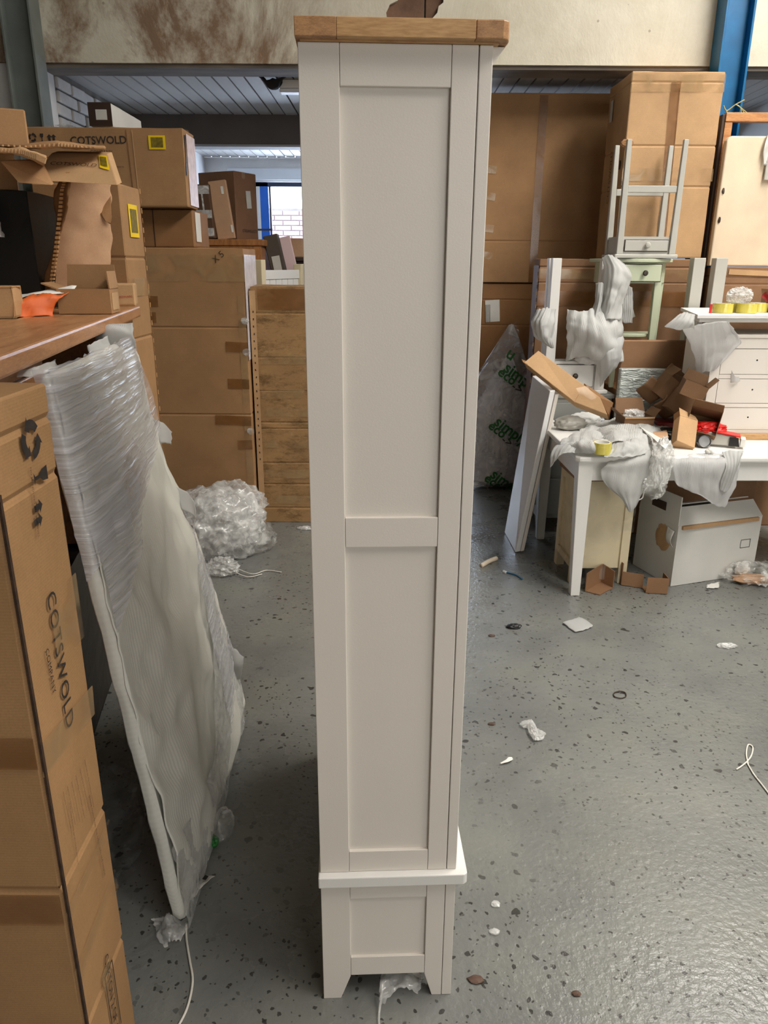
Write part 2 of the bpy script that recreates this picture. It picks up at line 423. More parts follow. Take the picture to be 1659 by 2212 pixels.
# ------------------------------------------------------------------ cartons
def carton_mesh(wd, dp, ht, creases, amp, seed, bulge=0.0):
    def lines(L, lo, extra=()):
        n = max(2, min(12, int(L / 0.07)))
        s = set([lo, lo + L, lo + 0.007, lo + L - 0.007] + [round(lo + L * k / n, 4) for k in range(1, n)])
        for e in extra:
            s |= {lo + e - 0.009, lo + e, lo + e + 0.009}
        return sorted(s)
    xs = lines(wd, -wd / 2); ys = lines(dp, -dp / 2); zs = lines(ht, 0, creases)
    idx, vs, fs = {}, [], []
    off = V((seed * 1.7, seed * 3.3, seed * 0.9))
    def vert(x, y, z):
        k = (round(x, 4), round(y, 4), round(z, 4))
        if k in idx: return idx[k]
        n = 0.5 + 0.5 * noise.noise(V((x, y, z)) * 4.5 + off) + 0.25 * noise.noise(V((x, y, z)) * 14 + off)
        cs = sum(1 for e in creases if abs(z - e) < 0.002)
        ins = amp * max(0, n) + (0.005 if cs else 0)
        p = V((x, y, z))
        ex = abs(abs(x) - wd / 2) < 1e-4; ey = abs(abs(y) - dp / 2) < 1e-4; ez = z < 1e-4 or z > ht - 1e-4
        e2 = 0.0025 if (ex + ey + ez) > 1 else 0
        if ex: p.x -= math.copysign(ins + e2, x)
        if ey: p.y -= math.copysign(ins + e2, y)
        if z > ht - 1e-4: p.z -= ins + e2
        idx[k] = len(vs); vs.append(p); return idx[k]
    def grid(us, ws, f):
        for a in range(len(us) - 1):
            for b in range(len(ws) - 1):
                fs.append((f(us[a], ws[b]), f(us[a + 1], ws[b]), f(us[a + 1], ws[b + 1]), f(us[a], ws[b + 1])))
    grid(xs, zs, lambda u, v: vert(u, -dp / 2, v)); grid(xs, zs, lambda u, v: vert(u, dp / 2, v))
    grid(ys, zs, lambda u, v: vert(-wd / 2, u, v)); grid(ys, zs, lambda u, v: vert(wd / 2, u, v))
    grid(xs, ys, lambda u, v: vert(u, v, 0)); grid(xs, ys, lambda u, v: vert(u, v, ht))
    return vs, fs
def carton(name, label, x0, x1, y0, y1, z0, z1, mat=None, rz=0.0, rx=0.0, ry=0.0, creases=(), amp=0.004, seed=1, cat='carton', group=None):
    wd, dp, ht = x1 - x0, y1 - y0, z1 - z0
    r_ = thing(name, label, cat, ((x0 + x1) / 2, (y0 + y1) / 2, z0), (rx, ry, rz), group)
    vs, fs = carton_mesh(wd, dp, ht, creases, amp, seed)
    mesh('body', vs, fs, mat or KRAFT, r_)
    r_['dims'] = (wd, dp, ht)
    return r_
def face_matrix(r_, face):
    wd, dp, ht = r_['dims']
    o, u, v, n = {'F': ((-wd / 2, -dp / 2, 0), (1, 0, 0), (0, 0, 1), (0, -1, 0)),
                  'R': ((wd / 2, -dp / 2, 0), (0, 1, 0), (0, 0, 1), (1, 0, 0)),
                  'L': ((-wd / 2, dp / 2, 0), (0, -1, 0), (0, 0, 1), (-1, 0, 0)),
                  'B': ((wd / 2, dp / 2, 0), (-1, 0, 0), (0, 0, 1), (0, 1, 0)),
                  'T': ((-wd / 2, -dp / 2, ht), (1, 0, 0), (0, 1, 0), (0, 0, 1))}[face]
    return Matrix(((u[0], v[0], n[0], o[0]), (u[1], v[1], n[1], o[1]), (u[2], v[2], n[2], o[2]), (0, 0, 0, 1)))
def patch(r_, face, u, v, du, dv, mat, name='tape', rot=0.0, thick=0.0015, lift=0.0005, label=None, parent=None):
    """a thin strip or label lying on one face of a carton; u, v is its lower left corner in metres"""
    M = face_matrix(r_, face) @ Matrix.Translation((u, v, lift)) @ Matrix.Rotation(rot, 4, 'Z')
    vs = [M @ V(p) for p in ((0, 0, 0), (du, 0, 0), (du, dv, 0), (0, dv, 0), (0, 0, thick), (du, 0, thick), (du, dv, thick), (0, dv, thick))]
    o = mesh(name, vs, BOXF, mat, parent or r_, uvs=[(0, 0), (1, 0), (1, 1), (0, 1)] * 2)
    if label: o['label'] = label
    return o
def face_text(r_, face, s, u, v, size, mat=None, rot=0.0, name='lettering', bold=0.0, align='LEFT', space=1.0, lift=0.0016):
    o = text_mesh(name, s, size, mat or INK, r_, align, bold, space)
    o.matrix_local = face_matrix(r_, face) @ Matrix.Translation((u, v, lift)) @ Matrix.Rotation(rot, 4, 'Z')
    return o
def face_poly(r_, face, polys, u, v, rot=0.0, scale=1.0, mat=None, name='printed_mark', lift=0.0016):
    M = face_matrix(r_, face) @ Matrix.Translation((u, v, lift)) @ Matrix.Rotation(rot, 4, 'Z') @ Matrix.Scale(scale, 4)
    vs, fs = [], []
    for pl in polys:
        fs.append(tuple(range(len(vs), len(vs) + len(pl)))); vs += [M @ V((p[0], p[1], 0)) for p in pl]
    return mesh(name, vs, fs, mat or INK, r_, fix=False)
ARROW = [[(-0.18, 0), (0.18, 0), (0.18, 0.6), (0.42, 0.6), (0, 1.0), (-0.42, 0.6), (-0.18, 0.6)]]
def recycle_marks():
    out = []
    for k in range(3):
        a = k * 2 * math.pi / 3
        arc = [a + R(x) for x in (0, 18, 36, 54, 70)]
        pl = [(0.52 * math.cos(t), 0.52 * math.sin(t)) for t in arc] + [(0.62 * math.cos(arc[-1]), 0.62 * math.sin(arc[-1])), (0.40 * math.cos(a + R(104)), 0.40 * math.sin(a + R(104))), (0.18 * math.cos(arc[-1]), 0.18 * math.sin(arc[-1]))] + [(0.28 * math.cos(t), 0.28 * math.sin(t)) for t in arc[::-1]]
        out.append(pl)
    return out
RECYCLE = recycle_marks()
CUP = [[(-0.25, 0.5), (0.25, 0.5), (0.2, 0.1), (0.06, -0.05), (0.06, -0.4), (0.22, -0.5), (-0.22, -0.5), (-0.06, -0.4), (-0.06, -0.05), (-0.2, 0.1)]]
def openbox(name, label, loc, size, rot, mat=None, flaps=(), thick=0.004, group=None, cat='carton', inner=None):
    """open-topped carton: five walls in one folded piece, each flap its own part. flaps: (side, outward angle, length)"""
    r_ = thing(name, label, cat, loc, rot, group)
    wd, dp, ht = size; x, y = wd / 2, dp / 2
    vs = [(-x, -y, 0), (x, -y, 0), (x, y, 0), (-x, y, 0), (-x, -y, ht), (x, -y, ht), (x, y, ht), (-x, y, ht)]
    o = mesh('body', vs, [(0, 3, 2, 1), (0, 1, 5, 4), (1, 2, 6, 5), (2, 3, 7, 6), (3, 0, 4, 7)], mat or KRAFT, r_, fix=False)
    s = o.modifiers.new('solidify', 'SOLIDIFY'); s.thickness = thick; s.offset = -1
    r_['dims'] = size
    for sd, ang, ln in flaps:
        a, b, out = {'F': (V((-x, -y, ht)), V((x, -y, ht)), V((0, -1, 0))), 'B': (V((x, y, ht)), V((-x, y, ht)), V((0, 1, 0))),
                     'L': (V((-x, y, ht)), V((-x, -y, ht)), V((-1, 0, 0))), 'R': (V((x, -y, ht)), V((x, y, ht)), V((1, 0, 0)))}[sd]
        d = out * math.sin(R(ang)) + V((0, 0, 1)) * math.cos(R(ang)); tp = (b - a) * 0.04
        fo = mesh('flap', [a, b, b + d * ln - tp, a + d * ln + tp], [(0, 1, 2, 3)], mat or KRAFT, r_, fix=False)
        s = fo.modifiers.new('solidify', 'SOLIDIFY'); s.thickness = thick; s.offset = 0
    return r_

# ------------------------------------------------------------------ the setting
def floor_mat():
    m, t, p = nt_new('painted_concrete_floor')
    c = coords(t)
    n = N(t, 'ShaderNodeTexNoise', Scale=1.6, Detail=6.0, Roughness=0.6); t.links.new(c, n.inputs['Vector'])
    r = ramp(t, [(0.3, S(103, 105, 103)), (0.7, S(131, 132, 128))]); t.links.new(n.outputs[0], r.inputs[0])
    base = r.outputs[0]
    # greenish / bluish paint patches
    n5 = N(t, 'ShaderNodeTexNoise', Scale=3.2, Detail=4.0); t.links.new(c, n5.inputs['Vector'])
    r5 = ramp(t, [(0.5, (0, 0, 0, 1)), (0.66, (1, 1, 1, 1))]); t.links.new(n5.outputs[0], r5.inputs[0])
    base = mixc(t, mixf(t, r5.outputs[0], 0.35), base, S(122, 124, 112))
    # dark chips where the paint has gone, in three sizes; each layer only in its own worn areas
    for sc, thr, col, area_sc, seed in ((11.0, 0.13, S(44, 40, 37), 1.3, 0.0), (30.0, 0.26, S(40, 38, 36), 1.1, 3.0), (64.0, 0.30, S(46, 44, 42), 0.9, 7.0)):
        mp = t.nodes.new('ShaderNodeMapping'); mp.inputs['Location'].default_value = (seed, seed * 2, 0); t.links.new(c, mp.inputs['Vector'])
        wn = N(t, 'ShaderNodeTexNoise', Scale=sc * 0.9, Detail=2.0); t.links.new(mp.outputs[0], wn.inputs['Vector'])
        add = t.nodes.new('ShaderNodeVectorMath'); add.operation = 'MULTIPLY_ADD'
        add.inputs[1].default_value = (1.2 / sc,) * 3; t.links.new(wn.outputs[1], add.inputs[0]); t.links.new(mp.outputs[0], add.inputs[2])
        vo = N(t, 'ShaderNodeTexVoronoi', Scale=sc); vo.feature = 'F1'; t.links.new(add.outputs[0], vo.inputs['Vector'])
        sx = t.nodes.new('ShaderNodeSeparateColor'); t.links.new(vo.outputs['Color'], sx.inputs[0])
        # chip radius differs from cell to cell
        rad = t.nodes.new('ShaderNodeMath'); rad.operation = 'MULTIPLY_ADD'; rad.inputs[1].default_value = thr * 2.2; rad.inputs[2].default_value = -thr * 1.0
        t.links.new(sx.outputs[0], rad.inputs[0])
        ls = t.nodes.new('ShaderNodeMath'); ls.operation = 'LESS_THAN'; t.links.new(vo.outputs['Distance'], ls.inputs[0]); t.links.new(rad.outputs[0], ls.inputs[1])
        an = N(t, 'ShaderNodeTexNoise', Scale=area_sc, Detail=3.0); t.links.new(mp.outputs[0], an.inputs['Vector'])
        ar = ramp(t, [(0.36, (0, 0, 0, 1)), (0.52, (1, 1, 1, 1))]); t.links.new(an.outputs[0], ar.inputs[0])
        mu = t.nodes.new('ShaderNodeMath'); mu.operation = 'MULTIPLY'; t.links.new(ls.outputs[0], mu.inputs[0]); t.links.new(ar.outputs[0], mu.inputs[1])
        base = mixc(t, mixf(t, mu.outputs[0], 0.85), base, col)
    t.links.new(base, p.inputs['Base Color'])
    p.inputs['Specular IOR Level'].default_value = 0.55
    nr = N(t, 'ShaderNodeTexNoise', Scale=5.0, Detail=5.0); t.links.new(c, nr.inputs['Vector'])
    rr = ramp(t, [(0.3, (0.20,) * 3), (0.7, (0.38,) * 3)]); t.links.new(nr.outputs[0], rr.inputs[0]); t.links.new(rr.outputs[0], p.inputs['Roughness'])
    nb = N(t, 'ShaderNodeTexNoise', Scale=52.0, Detail=3.0, Roughness=0.55); t.links.new(c, nb.inputs['Vector'])
    bump(t, p, nb.outputs[0], 0.22, 0.012)
    return m
def plaster_mat():
    m, t, p = nt_new('stained_plaster')
    c = coords(t)
    n = N(t, 'ShaderNodeTexNoise', Scale=2.5, Detail=7.0, Roughness=0.7); t.links.new(c, n.inputs['Vector'])
    r = ramp(t, [(0.3, S(196, 188, 168)), (0.7, S(216, 210, 194))]); t.links.new(n.outputs[0], r.inputs[0])
    base = r.outputs[0]
    # damp stains running down the left half
    c2 = coords(t, (1.7, 1, 1.0))
    a = N(t, 'ShaderNodeTexNoise', Scale=1.15, Detail=9.0, Roughness=0.72, Distortion=0.4); t.links.new(c2, a.inputs['Vector'])
    sx = t.nodes.new('ShaderNodeSeparateXYZ'); tc = t.nodes.new('ShaderNodeTexCoord'); t.links.new(tc.outputs['Object'], sx.inputs[0])
    side = t.nodes.new('ShaderNodeMapRange'); side.inputs['From Min'].default_value = -0.1; side.inputs['From Max'].default_value = -0.7
    side.inputs['To Min'].default_value = 0.0; side.inputs['To Max'].default_value = 1.0; t.links.new(sx.outputs[0], side.inputs[0])
    ar = ramp(t, [(0.42, (0, 0, 0, 1)), (0.56, (1, 1, 1, 1))]); t.links.new(a.outputs[0], ar.inputs[0])
    mu = t.nodes.new('ShaderNodeMath'); mu.operation = 'MULTIPLY'; t.links.new(ar.outputs[0], mu.inputs[0]); t.links.new(side.outputs[0], mu.inputs[1])
    base = mixc(t, mixf(t, mu.outputs[0], 0.95), base, S(126, 98, 74))
    f = N(t, 'ShaderNodeTexNoise', Scale=9.0, Detail=9.0, Roughness=0.8); t.links.new(coords(t, (2.4, 1, 1)), f.inputs['Vector'])
    fr = ramp(t, [(0.56, (0, 0, 0, 1)), (0.64, (1, 1, 1, 1))]); t.links.new(f.outputs[0], fr.inputs[0])
    mu2 = t.nodes.new('ShaderNodeMath'); mu2.operation = 'MULTIPLY'; t.links.new(fr.outputs[0], mu2.inputs[0]); t.links.new(mu.outputs[0], mu2.inputs[1])
    base = mixc(t, mixf(t, mu2.outputs[0], 0.55), base, S(176, 150, 120))
    # small pits
    vo = N(t, 'ShaderNodeTexVoronoi', Scale=9.0); t.links.new(c, vo.inputs['Vector'])
    lt = t.nodes.new('ShaderNodeMath'); lt.operation = 'LESS_THAN'; lt.inputs[1].default_value = 0.07; t.links.new(vo.outputs['Distance'], lt.inputs[0])
    base = mixc(t, mixf(t, lt.outputs[0], 0.5), base, S(110, 92, 74))
    t.links.new(base, p.inputs['Base Color']); p.inputs['Roughness'].default_value = 0.85
    bump(t, p, a.outputs[0], 0.35, 0.03)
    return m
FLOORM = floor_mat(); PLASTER = plaster_mat()
BRICKW = simple('whitewashed_brick', S(204, 200, 196), 0.85, 0.10, 7, 0.5, 40)
WALLW = simple('white_wall', S(218, 216, 214), 0.85, 0.05, 4, 0.3, 60)
HALLW = simple('hall_wall', S(120, 114, 104), 0.9, 0.05, 2)
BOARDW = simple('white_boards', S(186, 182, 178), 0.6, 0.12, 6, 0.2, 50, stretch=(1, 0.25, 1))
GAPD = simple('dark_gap', S(34, 30, 28), 0.9, 0.1, 5)
OLDTIMBER = simple('old_dark_timber', S(112, 102, 92), 0.8, 0.3, 8, 0.4, 30, stretch=(0.3, 1, 1))
BEAMG = simple('grey_beam_paint', S(96, 90, 86), 0.7, 0.1, 3)
BRICKX = simple('exposed_brick', S(112, 84, 66), 0.9, 0.2, 9, 0.6, 40)
WALLD = simple('shade_toned_store_wall', S(40, 38, 38), 0.9, 0.1, 3)

def struct(o):
    o['kind'] = 'structure'; return o
YW = 5.15            # front of the plastered wall over the opening
ZL = 2.753           # underside of its lintel
ZC = 2.78            # boarded ceiling of the back room
YB1, YB2 = 6.90, 9.50
struct(bx('floor', -4.0, 6.5, -5.0, 9.7, -0.12, 0.0, FLOORM))
# plastered wall above the openings, with a hole where the plaster has fallen off the brick
def plaster_wall():
    hole_px = [(836, 44), (834, 28), (842, 12), (858, 4), (866, -18), (900, -30), (938, -26), (958, -8), (957, 8), (947, 16), (944, 30), (932, 44)]
    hole = [P(x, y, Y=YW) for x, y in hole_px]
    outer = [V((-4.0, YW, ZL)), V((6.5, YW, ZL)), V((6.5, YW, 5.0)), V((-4.0, YW, 5.0))]
    bm = bmesh.new()
    for loop in (outer, hole):
        vs = [bm.verts.new(p) for p in loop]
        for i in range(len(vs)): bm.edges.new((vs[i], vs[(i + 1) % len(vs)]))
    bmesh.ops.triangle_fill(bm, use_beauty=True, use_dissolve=False, edges=bm.edges[:], normal=(0, -1, 0))
    me = bpy.data.meshes.new('wall_back'); bm.to_mesh(me); bm.free(); me.materials.append(PLASTER)
    o = link(bpy.data.objects.new('wall_back', me))
    s = o.modifiers.new('solidify', 'SOLIDIFY'); s.thickness = 0.022; s.offset = 1
    return struct(o), hole
wall_back, hole = plaster_wall()
wcore = bx('wall_core', -4.0, 6.5, YW + 0.03, YW + 0.20, ZL, 5.0, HALLW, wall_back)
hx = P(918, 10, Y=YW).x
for x0, x1 in ((P(820, 10, Y=YW).x, hx - 0.004), (hx + 0.004, P(968, 10, Y=YW).x)):
    bx('brick', x0, x1, YW + 0.006, YW + 0.035, ZL + 0.12, 3.18, BRICKX, wall_back, 0.004)
struct(bx('trim_1', -2.12, 6.5, YW - 0.004, YW + 0.21, ZL - 0.022, ZL - 0.001, OLDTIMBER))
struct(bx('wall_left', -4.2, -2.12, YW + 0.002, YW + 0.2, 0, ZL, WALLW))
struct(bx('wall_hall_left', -4.2, -4.0, -5.0, YW, 0, 5.0, HALLW))
struct(bx('wall_hall_right', 6.5, 6.7, -5.0, YW, 0, 5.0, HALLW))
struct(bx('wall_hall_behind', -4.2, 6.7, -5.2, -5.0, 0, 5.0, HALLW))
struct(bx('ceiling_hall', -4.2, 6.7, -5.2, YW + 0.2, 5.0, 5.15, HALLW))
# back room: whitewashed brick on the left, boarded ceiling in two bays with a beam, far wall with a window
wl = struct(bx('wall_back_left', -2.32, -2.135, YW + 0.2, YB2 + 0.2, 0, ZC + 0.2, simple('mortar', S(120, 114, 108), 0.95, 0.2, 9, 0.4, 60)))
brick_me = None
for row in range(11):
    z = 1.92 + row * 0.078
    for k in range(10):
        y = YW + 0.22 + k * 0.232 - (0.116 if row % 2 else 0)
        y0 = max(y, YW + 0.215)
        if y > YB1 - 0.05: continue
        if brick_me is None:
            b = bx('brick', -2.136, -2.112, -0.110, 0.110, -0.034, 0.034, BRICKW, wl, 0.008); brick_me = b.data
        else:
            b = bpy.data.objects.new('brick', brick_me); link(b, wl); bevel_mod(b, 0.008)
        b.location = (random.uniform(-0.004, 0.004), max(y + 0.11, YW + 0.33), z); b.rotation_euler = (random.uniform(-0.02, 0.02), 0, random.uniform(-0.015, 0.015))
bx('whitewash', -2.136, -2.118, YB1 + 0.02, YB2, 0, ZC, WALLW, wl)
bx('whitewash', -2.136, -2.128, YW + 0.2, YB1, 0, 1.88, WALLW, wl)
struct(bx('wall_back_right', 2.9, 3.1, YW + 0.2, YB2 + 0.2, 0, ZC + 0.2, WALLW))
for nm, y0, y1 in (('ceiling_near', YW + 0.2, YB1), ('ceiling_far', YB1 + 0.16, YB2)):
    cl = struct(bx(nm, -2.14, 2.9, y0, y1, ZC + 0.012, ZC + 0.06, GAPD))
    bw = 0.108; me0 = None; n = 0
    x = -2.13
    while x < 2.88:
        if me0 is None:
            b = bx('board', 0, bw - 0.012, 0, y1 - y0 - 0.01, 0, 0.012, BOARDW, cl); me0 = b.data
        else:
            b = link(bpy.data.objects.new('board', me0), cl)
        b.location = (x, y0 + 0.005, ZC - random.uniform(0, 0.005)); x += bw
struct(bx('roof_over_back_room', -2.32, 3.1, YW + 0.2, YB2 + 0.2, ZC + 0.2, ZC + 0.3, GAPD))
bm_ = struct(bx('trim_2', -2.135, 2.9, YB1, YB1 + 0.16, 2.555, ZC + 0.012, BEAMG))
bx('edge_strip', -2.135, 2.9, YB1 - 0.004, YB1 + 0.17, 2.535, 2.553, simple('pale_strip', S(176, 176, 178), 0.6, 0.05, 4), bm_)
WX0, WX1, WZ0, WZ1 = -1.555, 0.90, 0.95, 2.515
fw = struct(bx('wall_far', -2.135, WX0, YB2, YB2 + 0.2, 0, ZC, WALLW))
bx('pier', WX1, 2.9, YB2, YB2 + 0.2, 0, ZC, WALLW, fw)
bx('wall_above_window', WX0, WX1, YB2, YB2 + 0.2, WZ1, ZC, WALLW, fw)
bx('wall_below_window', WX0, WX1, YB2, YB2 + 0.2, 0, WZ0, WALLW, fw)
bx('head_board', WX0 - 0.3, WX1 + 0.1, YB2 - 0.03, YB2 - 0.001, WZ1 + 0.02, WZ1 + 0.14, simple('pale_board', S(214, 220, 226), 0.5, 0.04, 4), fw)
win = struct(bpy.data.objects.new('window_1', None)); link(win)
BLUEW = simple('blue_window_paint', S(28, 98, 196), 0.4, 0.06, 5)
DARKBLUE = simple('dark_blue_paint', S(30, 44, 70), 0.4, 0.06, 5)
bx('frame_jamb', WX0 + 0.06, WX0 + 0.155, YB2 + 0.05, YB2 + 0.12, WZ0, WZ1, BLUEW, win)
bx('frame_jamb', WX0, WX0 + 0.058, YB2 + 0.05, YB2 + 0.12, WZ0, WZ1, WHITE2, win)
bx('frame_jamb', WX1 - 0.09, WX1, YB2 + 0.05, YB2 + 0.12, WZ0, WZ1, BLUEW, win)
bx('frame_head', WX0, WX1, YB2 + 0.05, YB2 + 0.12, WZ1 - 0.045, WZ1, DARKBLUE, win)
bx('frame_sill', WX0, WX1, YB2 + 0.03, YB2 + 0.14, WZ0, WZ0 + 0.05, BLUEW, win)
bx('mullion', WX0 + 0.165, WX0 + 0.185, YB2 + 0.055, YB2 + 0.115, WZ0, WZ1, DARK, win)
bx('transom', WX0, WX0 + 0.19, YB2 + 0.045, YB2 + 0.118, 1.98, 2.0, DARK, win)
gm, gt_, gp = nt_new('window_glass'); gp.inputs['Base Color'].default_value = (1, 1, 1, 1); gp.inputs['Roughness'].default_value = 0.05
gtr = N(gt_, 'ShaderNodeBsdfTransparent'); gmx = gt_.nodes.new('ShaderNodeMixShader'); gmx.inputs[0].default_value = 0.93
gt_.links.new(gp.outputs[0], gmx.inputs[1]); gt_.links.new(gtr.outputs[0], gmx.inputs[2]); gt_.links.new(gmx.outputs[0], gt_.nodes['Material Output'].inputs['Surface'])
bx('pane', WX0 + 0.186, WX1 - 0.09, YB2 + 0.082, YB2 + 0.086, WZ0 + 0.05, WZ1 - 0.045, gm, win)
# the building across the yard
yb = thing('brick_building', 'pale red brick building across the yard, seen through the back window', 'building', (-1, 15.2, 0))
BRK = simple('outside_brick', S(100, 72, 70), 0.9, 0.15, 8)
bx('wall', -3.2, 5, 0.02, 0.3, -0.1, 2.60, simple('outside_mortar', S(112, 106, 104), 0.9, 0.1, 8), yb)
bx('fascia', -3.2, 5, -0.05, 0.3, 2.601, 3.9, simple('outside_render', S(240, 240, 240), 0.9, 0.03, 8), yb)
bx('gutter', -1.6, 0.3, -0.14, -0.05, 3.02, 3.08, simple('outside_gutter', S(84, 92, 96), 0.6, 0.03, 8), yb)
bme = None
for row in range(9):
    for k in range(10):
        if bme is None:
            b = bx('brick', 0, 0.30, 0, 0.05, 0, 0.075, BRK, yb); bme = b.data
        else:
            b = link(bpy.data.objects.new('brick', bme), yb)
        b.location = (-1.9 + k * 0.315 + (0.157 if row % 2 else 0), -0.02, 1.765 + row * 0.09)
# store beyond the right-hand opening; its unlit dark is put into the wall colour
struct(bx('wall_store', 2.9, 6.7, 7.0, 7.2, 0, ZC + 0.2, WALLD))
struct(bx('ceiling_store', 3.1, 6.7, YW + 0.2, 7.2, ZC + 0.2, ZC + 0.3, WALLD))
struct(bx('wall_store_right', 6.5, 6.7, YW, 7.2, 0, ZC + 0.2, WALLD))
# steel columns: open H sections standing against the wall
def column(name, label, xa, xb, y0, y1, mat):
    r_ = thing(name, label, 'column', ((xa + xb) / 2, (y0 + y1) / 2, 0))
    h = (xb - xa) / 2; d = (y1 - y0) / 2
    bx('flange', -h, -h + 0.014, -d, d, 0, 4.98, mat, r_, 0.002); bx('flange', h - 0.014, h, -d, d, 0, 4.98, mat, r_, 0.002)
    bx('web', -h + 0.014, h - 0.014, -0.006, 0.006, 0, 4.98, mat, r_)
    bx('base_plate', -h - 0.03, h + 0.03, -d - 0.0, d, 0, 0.02, mat, r_)
    return r_
xa = P(1571, 2, Y=4.98).x; xb = P(1636, 2, Y=4.98).x
column('steel_column', 'bright blue painted steel column against the white wall', xa, xb, 4.98, 5.125, BLUE)
xa = P(8, 100, Y=4.98).x; xb = P(74, 100, Y=4.98).x
column('steel_column', 'grey painted steel column at the left end of the wall', xa, xb, 4.98, 5.125, STEEL)
# strip light and torn lining hanging under the back-room ceiling
q = P(640, 192, Z=ZC - 0.05)
sl = thing('strip_light', 'short white strip light under the boarded ceiling', 'lamp', (q.x, q.y, ZC - 0.004))
bx('housing', -0.12, 0.35, -0.05, 0.05, -0.05, 0.0, WHITE2, sl, 0.004); bx('diffuser', -0.11, 0.34, -0.045, 0.045, -0.075, -0.051, simple('diffuser', S(236, 236, 240), 0.4, 0.02, 4), sl, 0.006)
q = P(585, 172, Z=ZC - 0.03)
tl_ = sheet('torn_lining', [[q + V((-0.10, 0.0, 0.022)), q + V((-0.02, -0.02, 0.0)), q + V((0.10, 0.0, 0.02))], [q + V((-0.05, 0.05, 0.015)), q + V((0.0, 0.04, -0.045)), q + V((0.05, 0.05, 0.01))], [q + V((-0.04, 0.10, 0.022)), q + V((0.02, 0.09, 0.0)), q + V((0.06, 0.11, 0.022))]], GAPD, None, 14, 14, 0.03, 9, 0.003, 0.03, 3)
tag(tl_, 'torn dark scrap of lining hanging from the boarded ceiling', 'lining')

# ------------------------------------------------------------------ the tall white cabinet in the middle
cb = thing('tall_cabinet', 'tall narrow white cabinet with thick oak top, panelled side towards us', 'cabinet', (-0.132, 1.259, 0), math.atan2(0.013, 0.292))
L = 0.92; D = 0.292
ft = 0.012
bx('carcass', 0.006, 0.288, ft, L, 0.372, 1.912, WHITE, cb)
bx('stile', 0.0, 0.0615, 0, ft, 0.364, 1.912, WHITE, cb, 0.0012)
bx('stile', 0.2305, 0.2705, 0, ft, 0.364, 1.912, WHITE, cb, 0.0012)
bx('face_frame', 0.2720, 0.2925, 0.0, ft + 0.9, 0.364, 1.912, WHITE, cb, 0.0015)
for z0, z1 in ((1.855, 1.912), (1.109, 1.166), (0.364, 0.417)):
    bx('rail', 0.0620, 0.2300, 0.0006, ft, z0, z1, WHITE, cb, 0.0012)
bx('side_panel', 0.055, 0.236, 0.0085, ft + 0.003, 1.150, 1.870, WHITE, cb)
bx('side_panel', 0.055, 0.236, 0.0085, ft + 0.003, 0.400, 1.125, WHITE, cb)
# oak top: three boards glued end to end along the side
tp = bx('top', 0.004, 0.30, -0.004, L + 0.02, 1.9122, 1.9175, OAK, cb)
oy0, oy1, oz0, oz1 = -0.022, L + 0.03, 1.9142, 1.9395
bx('plank', -0.003, 0.058, oy0, oy1, oz0, oz1, OAKEND, tp, 0.001)
bx('plank', 0.0582, 0.2620, oy0, oy1, oz0, oz1, OAK, tp, 0.001)
cw = 0.022
prism('plank', [(0.2622, oy0), (0.3145 - cw * 0.55, oy0), (0.3145 - cw * 0.15, oy0 + cw * 0.25), (0.3145, oy0 + cw * 0.9), (0.3145, oy1), (0.2622, oy1)], 'z', oz0, oz1, OAKEND, tp, 0.002)
prism('cornice', [(0.2925, 1.885), (0.2925, 1.9124), (0.3115, 1.9124)], 'y', 0.012, L, WHITE, cb)
# ledge above the plinth
prism('ledge', [(-0.004, -0.016), (0.3075, -0.016), (0.3150, -0.010), (0.3150, L + 0.02), (-0.004, L + 0.02)], 'z', 0.336, 0.3635, WHITE2, cb, 0.0025)
# plinth with tapered bracket feet
pl = bx('plinth', 0.008, 0.286, ft, L - 0.01, 0.09, 0.3355, WHITE, cb)
def foot(name, pts, y0, y1):
    return prism(name, pts, 'y', y0, y1, WHITE, cb, 0.0012)
for y0, y1 in ((0.0, ft + 0.02), (L - 0.04, L - 0.008)):
    foot('foot', [(0.0, 0.0), (0.040, 0.0), (0.0625, 0.066), (0.0625, 0.3355), (0.0, 0.3355)], y0, y1)
    foot('foot', [(0.2300, 0.066), (0.2480, 0.0), (0.2700, 0.0), (0.2700, 0.3355), (0.2300, 0.3355)], y0, y1)
    foot('foot', [(0.2712, 0.0), (0.2925, 0.0), (0.2925, 0.3355), (0.2712, 0.3355)], y0, y1)
bx('rail', 0.0630, 0.2295, 0.0006, ft, 0.289, 0.3355, WHITE, cb, 0.0012)
bx('rail', 0.0630, 0.2295, 0.0006, ft, 0.068, 0.121, WHITE, cb, 0.0012)
bx('side_panel', 0.055, 0.236, 0.0070, ft + 0.003, 0.11, 0.30, WHITE, cb)
# plain panelled doors and a plinth drawer on the front, turned away from us
for y0, y1, ky in ((0.055, 0.455, 0.43), (0.460, 0.860, 0.485)):
    dr_ = bx('door', 0.2926, 0.2935, y0, y1, 0.40, 1.87, WHITE, cb)
    for a0, a1, b0_, b1_ in ((y0, y0 + 0.06, 0.40, 1.87), (y1 - 0.06, y1, 0.40, 1.87), (y0 + 0.0605, y1 - 0.0605, 1.80, 1.87), (y0 + 0.0605, y1 - 0.0605, 0.40, 0.48)):
        bx('door_frame', 0.2936, 0.2965, a0, a1, b0_, b1_, WHITE, dr_, 0.001)
    lathe('knob', [(0.005, 0), (0.005, 0.002), (0.006, 0.0035), (0.0, 0.004)], KNOB, dr_, (0.2966, ky, 1.1), (0, R(90), 0), 16)
bx('plinth_drawer', 0.2926, 0.2950, 0.06, 0.855, 0.11, 0.30, WHITE, cb, 0.001)

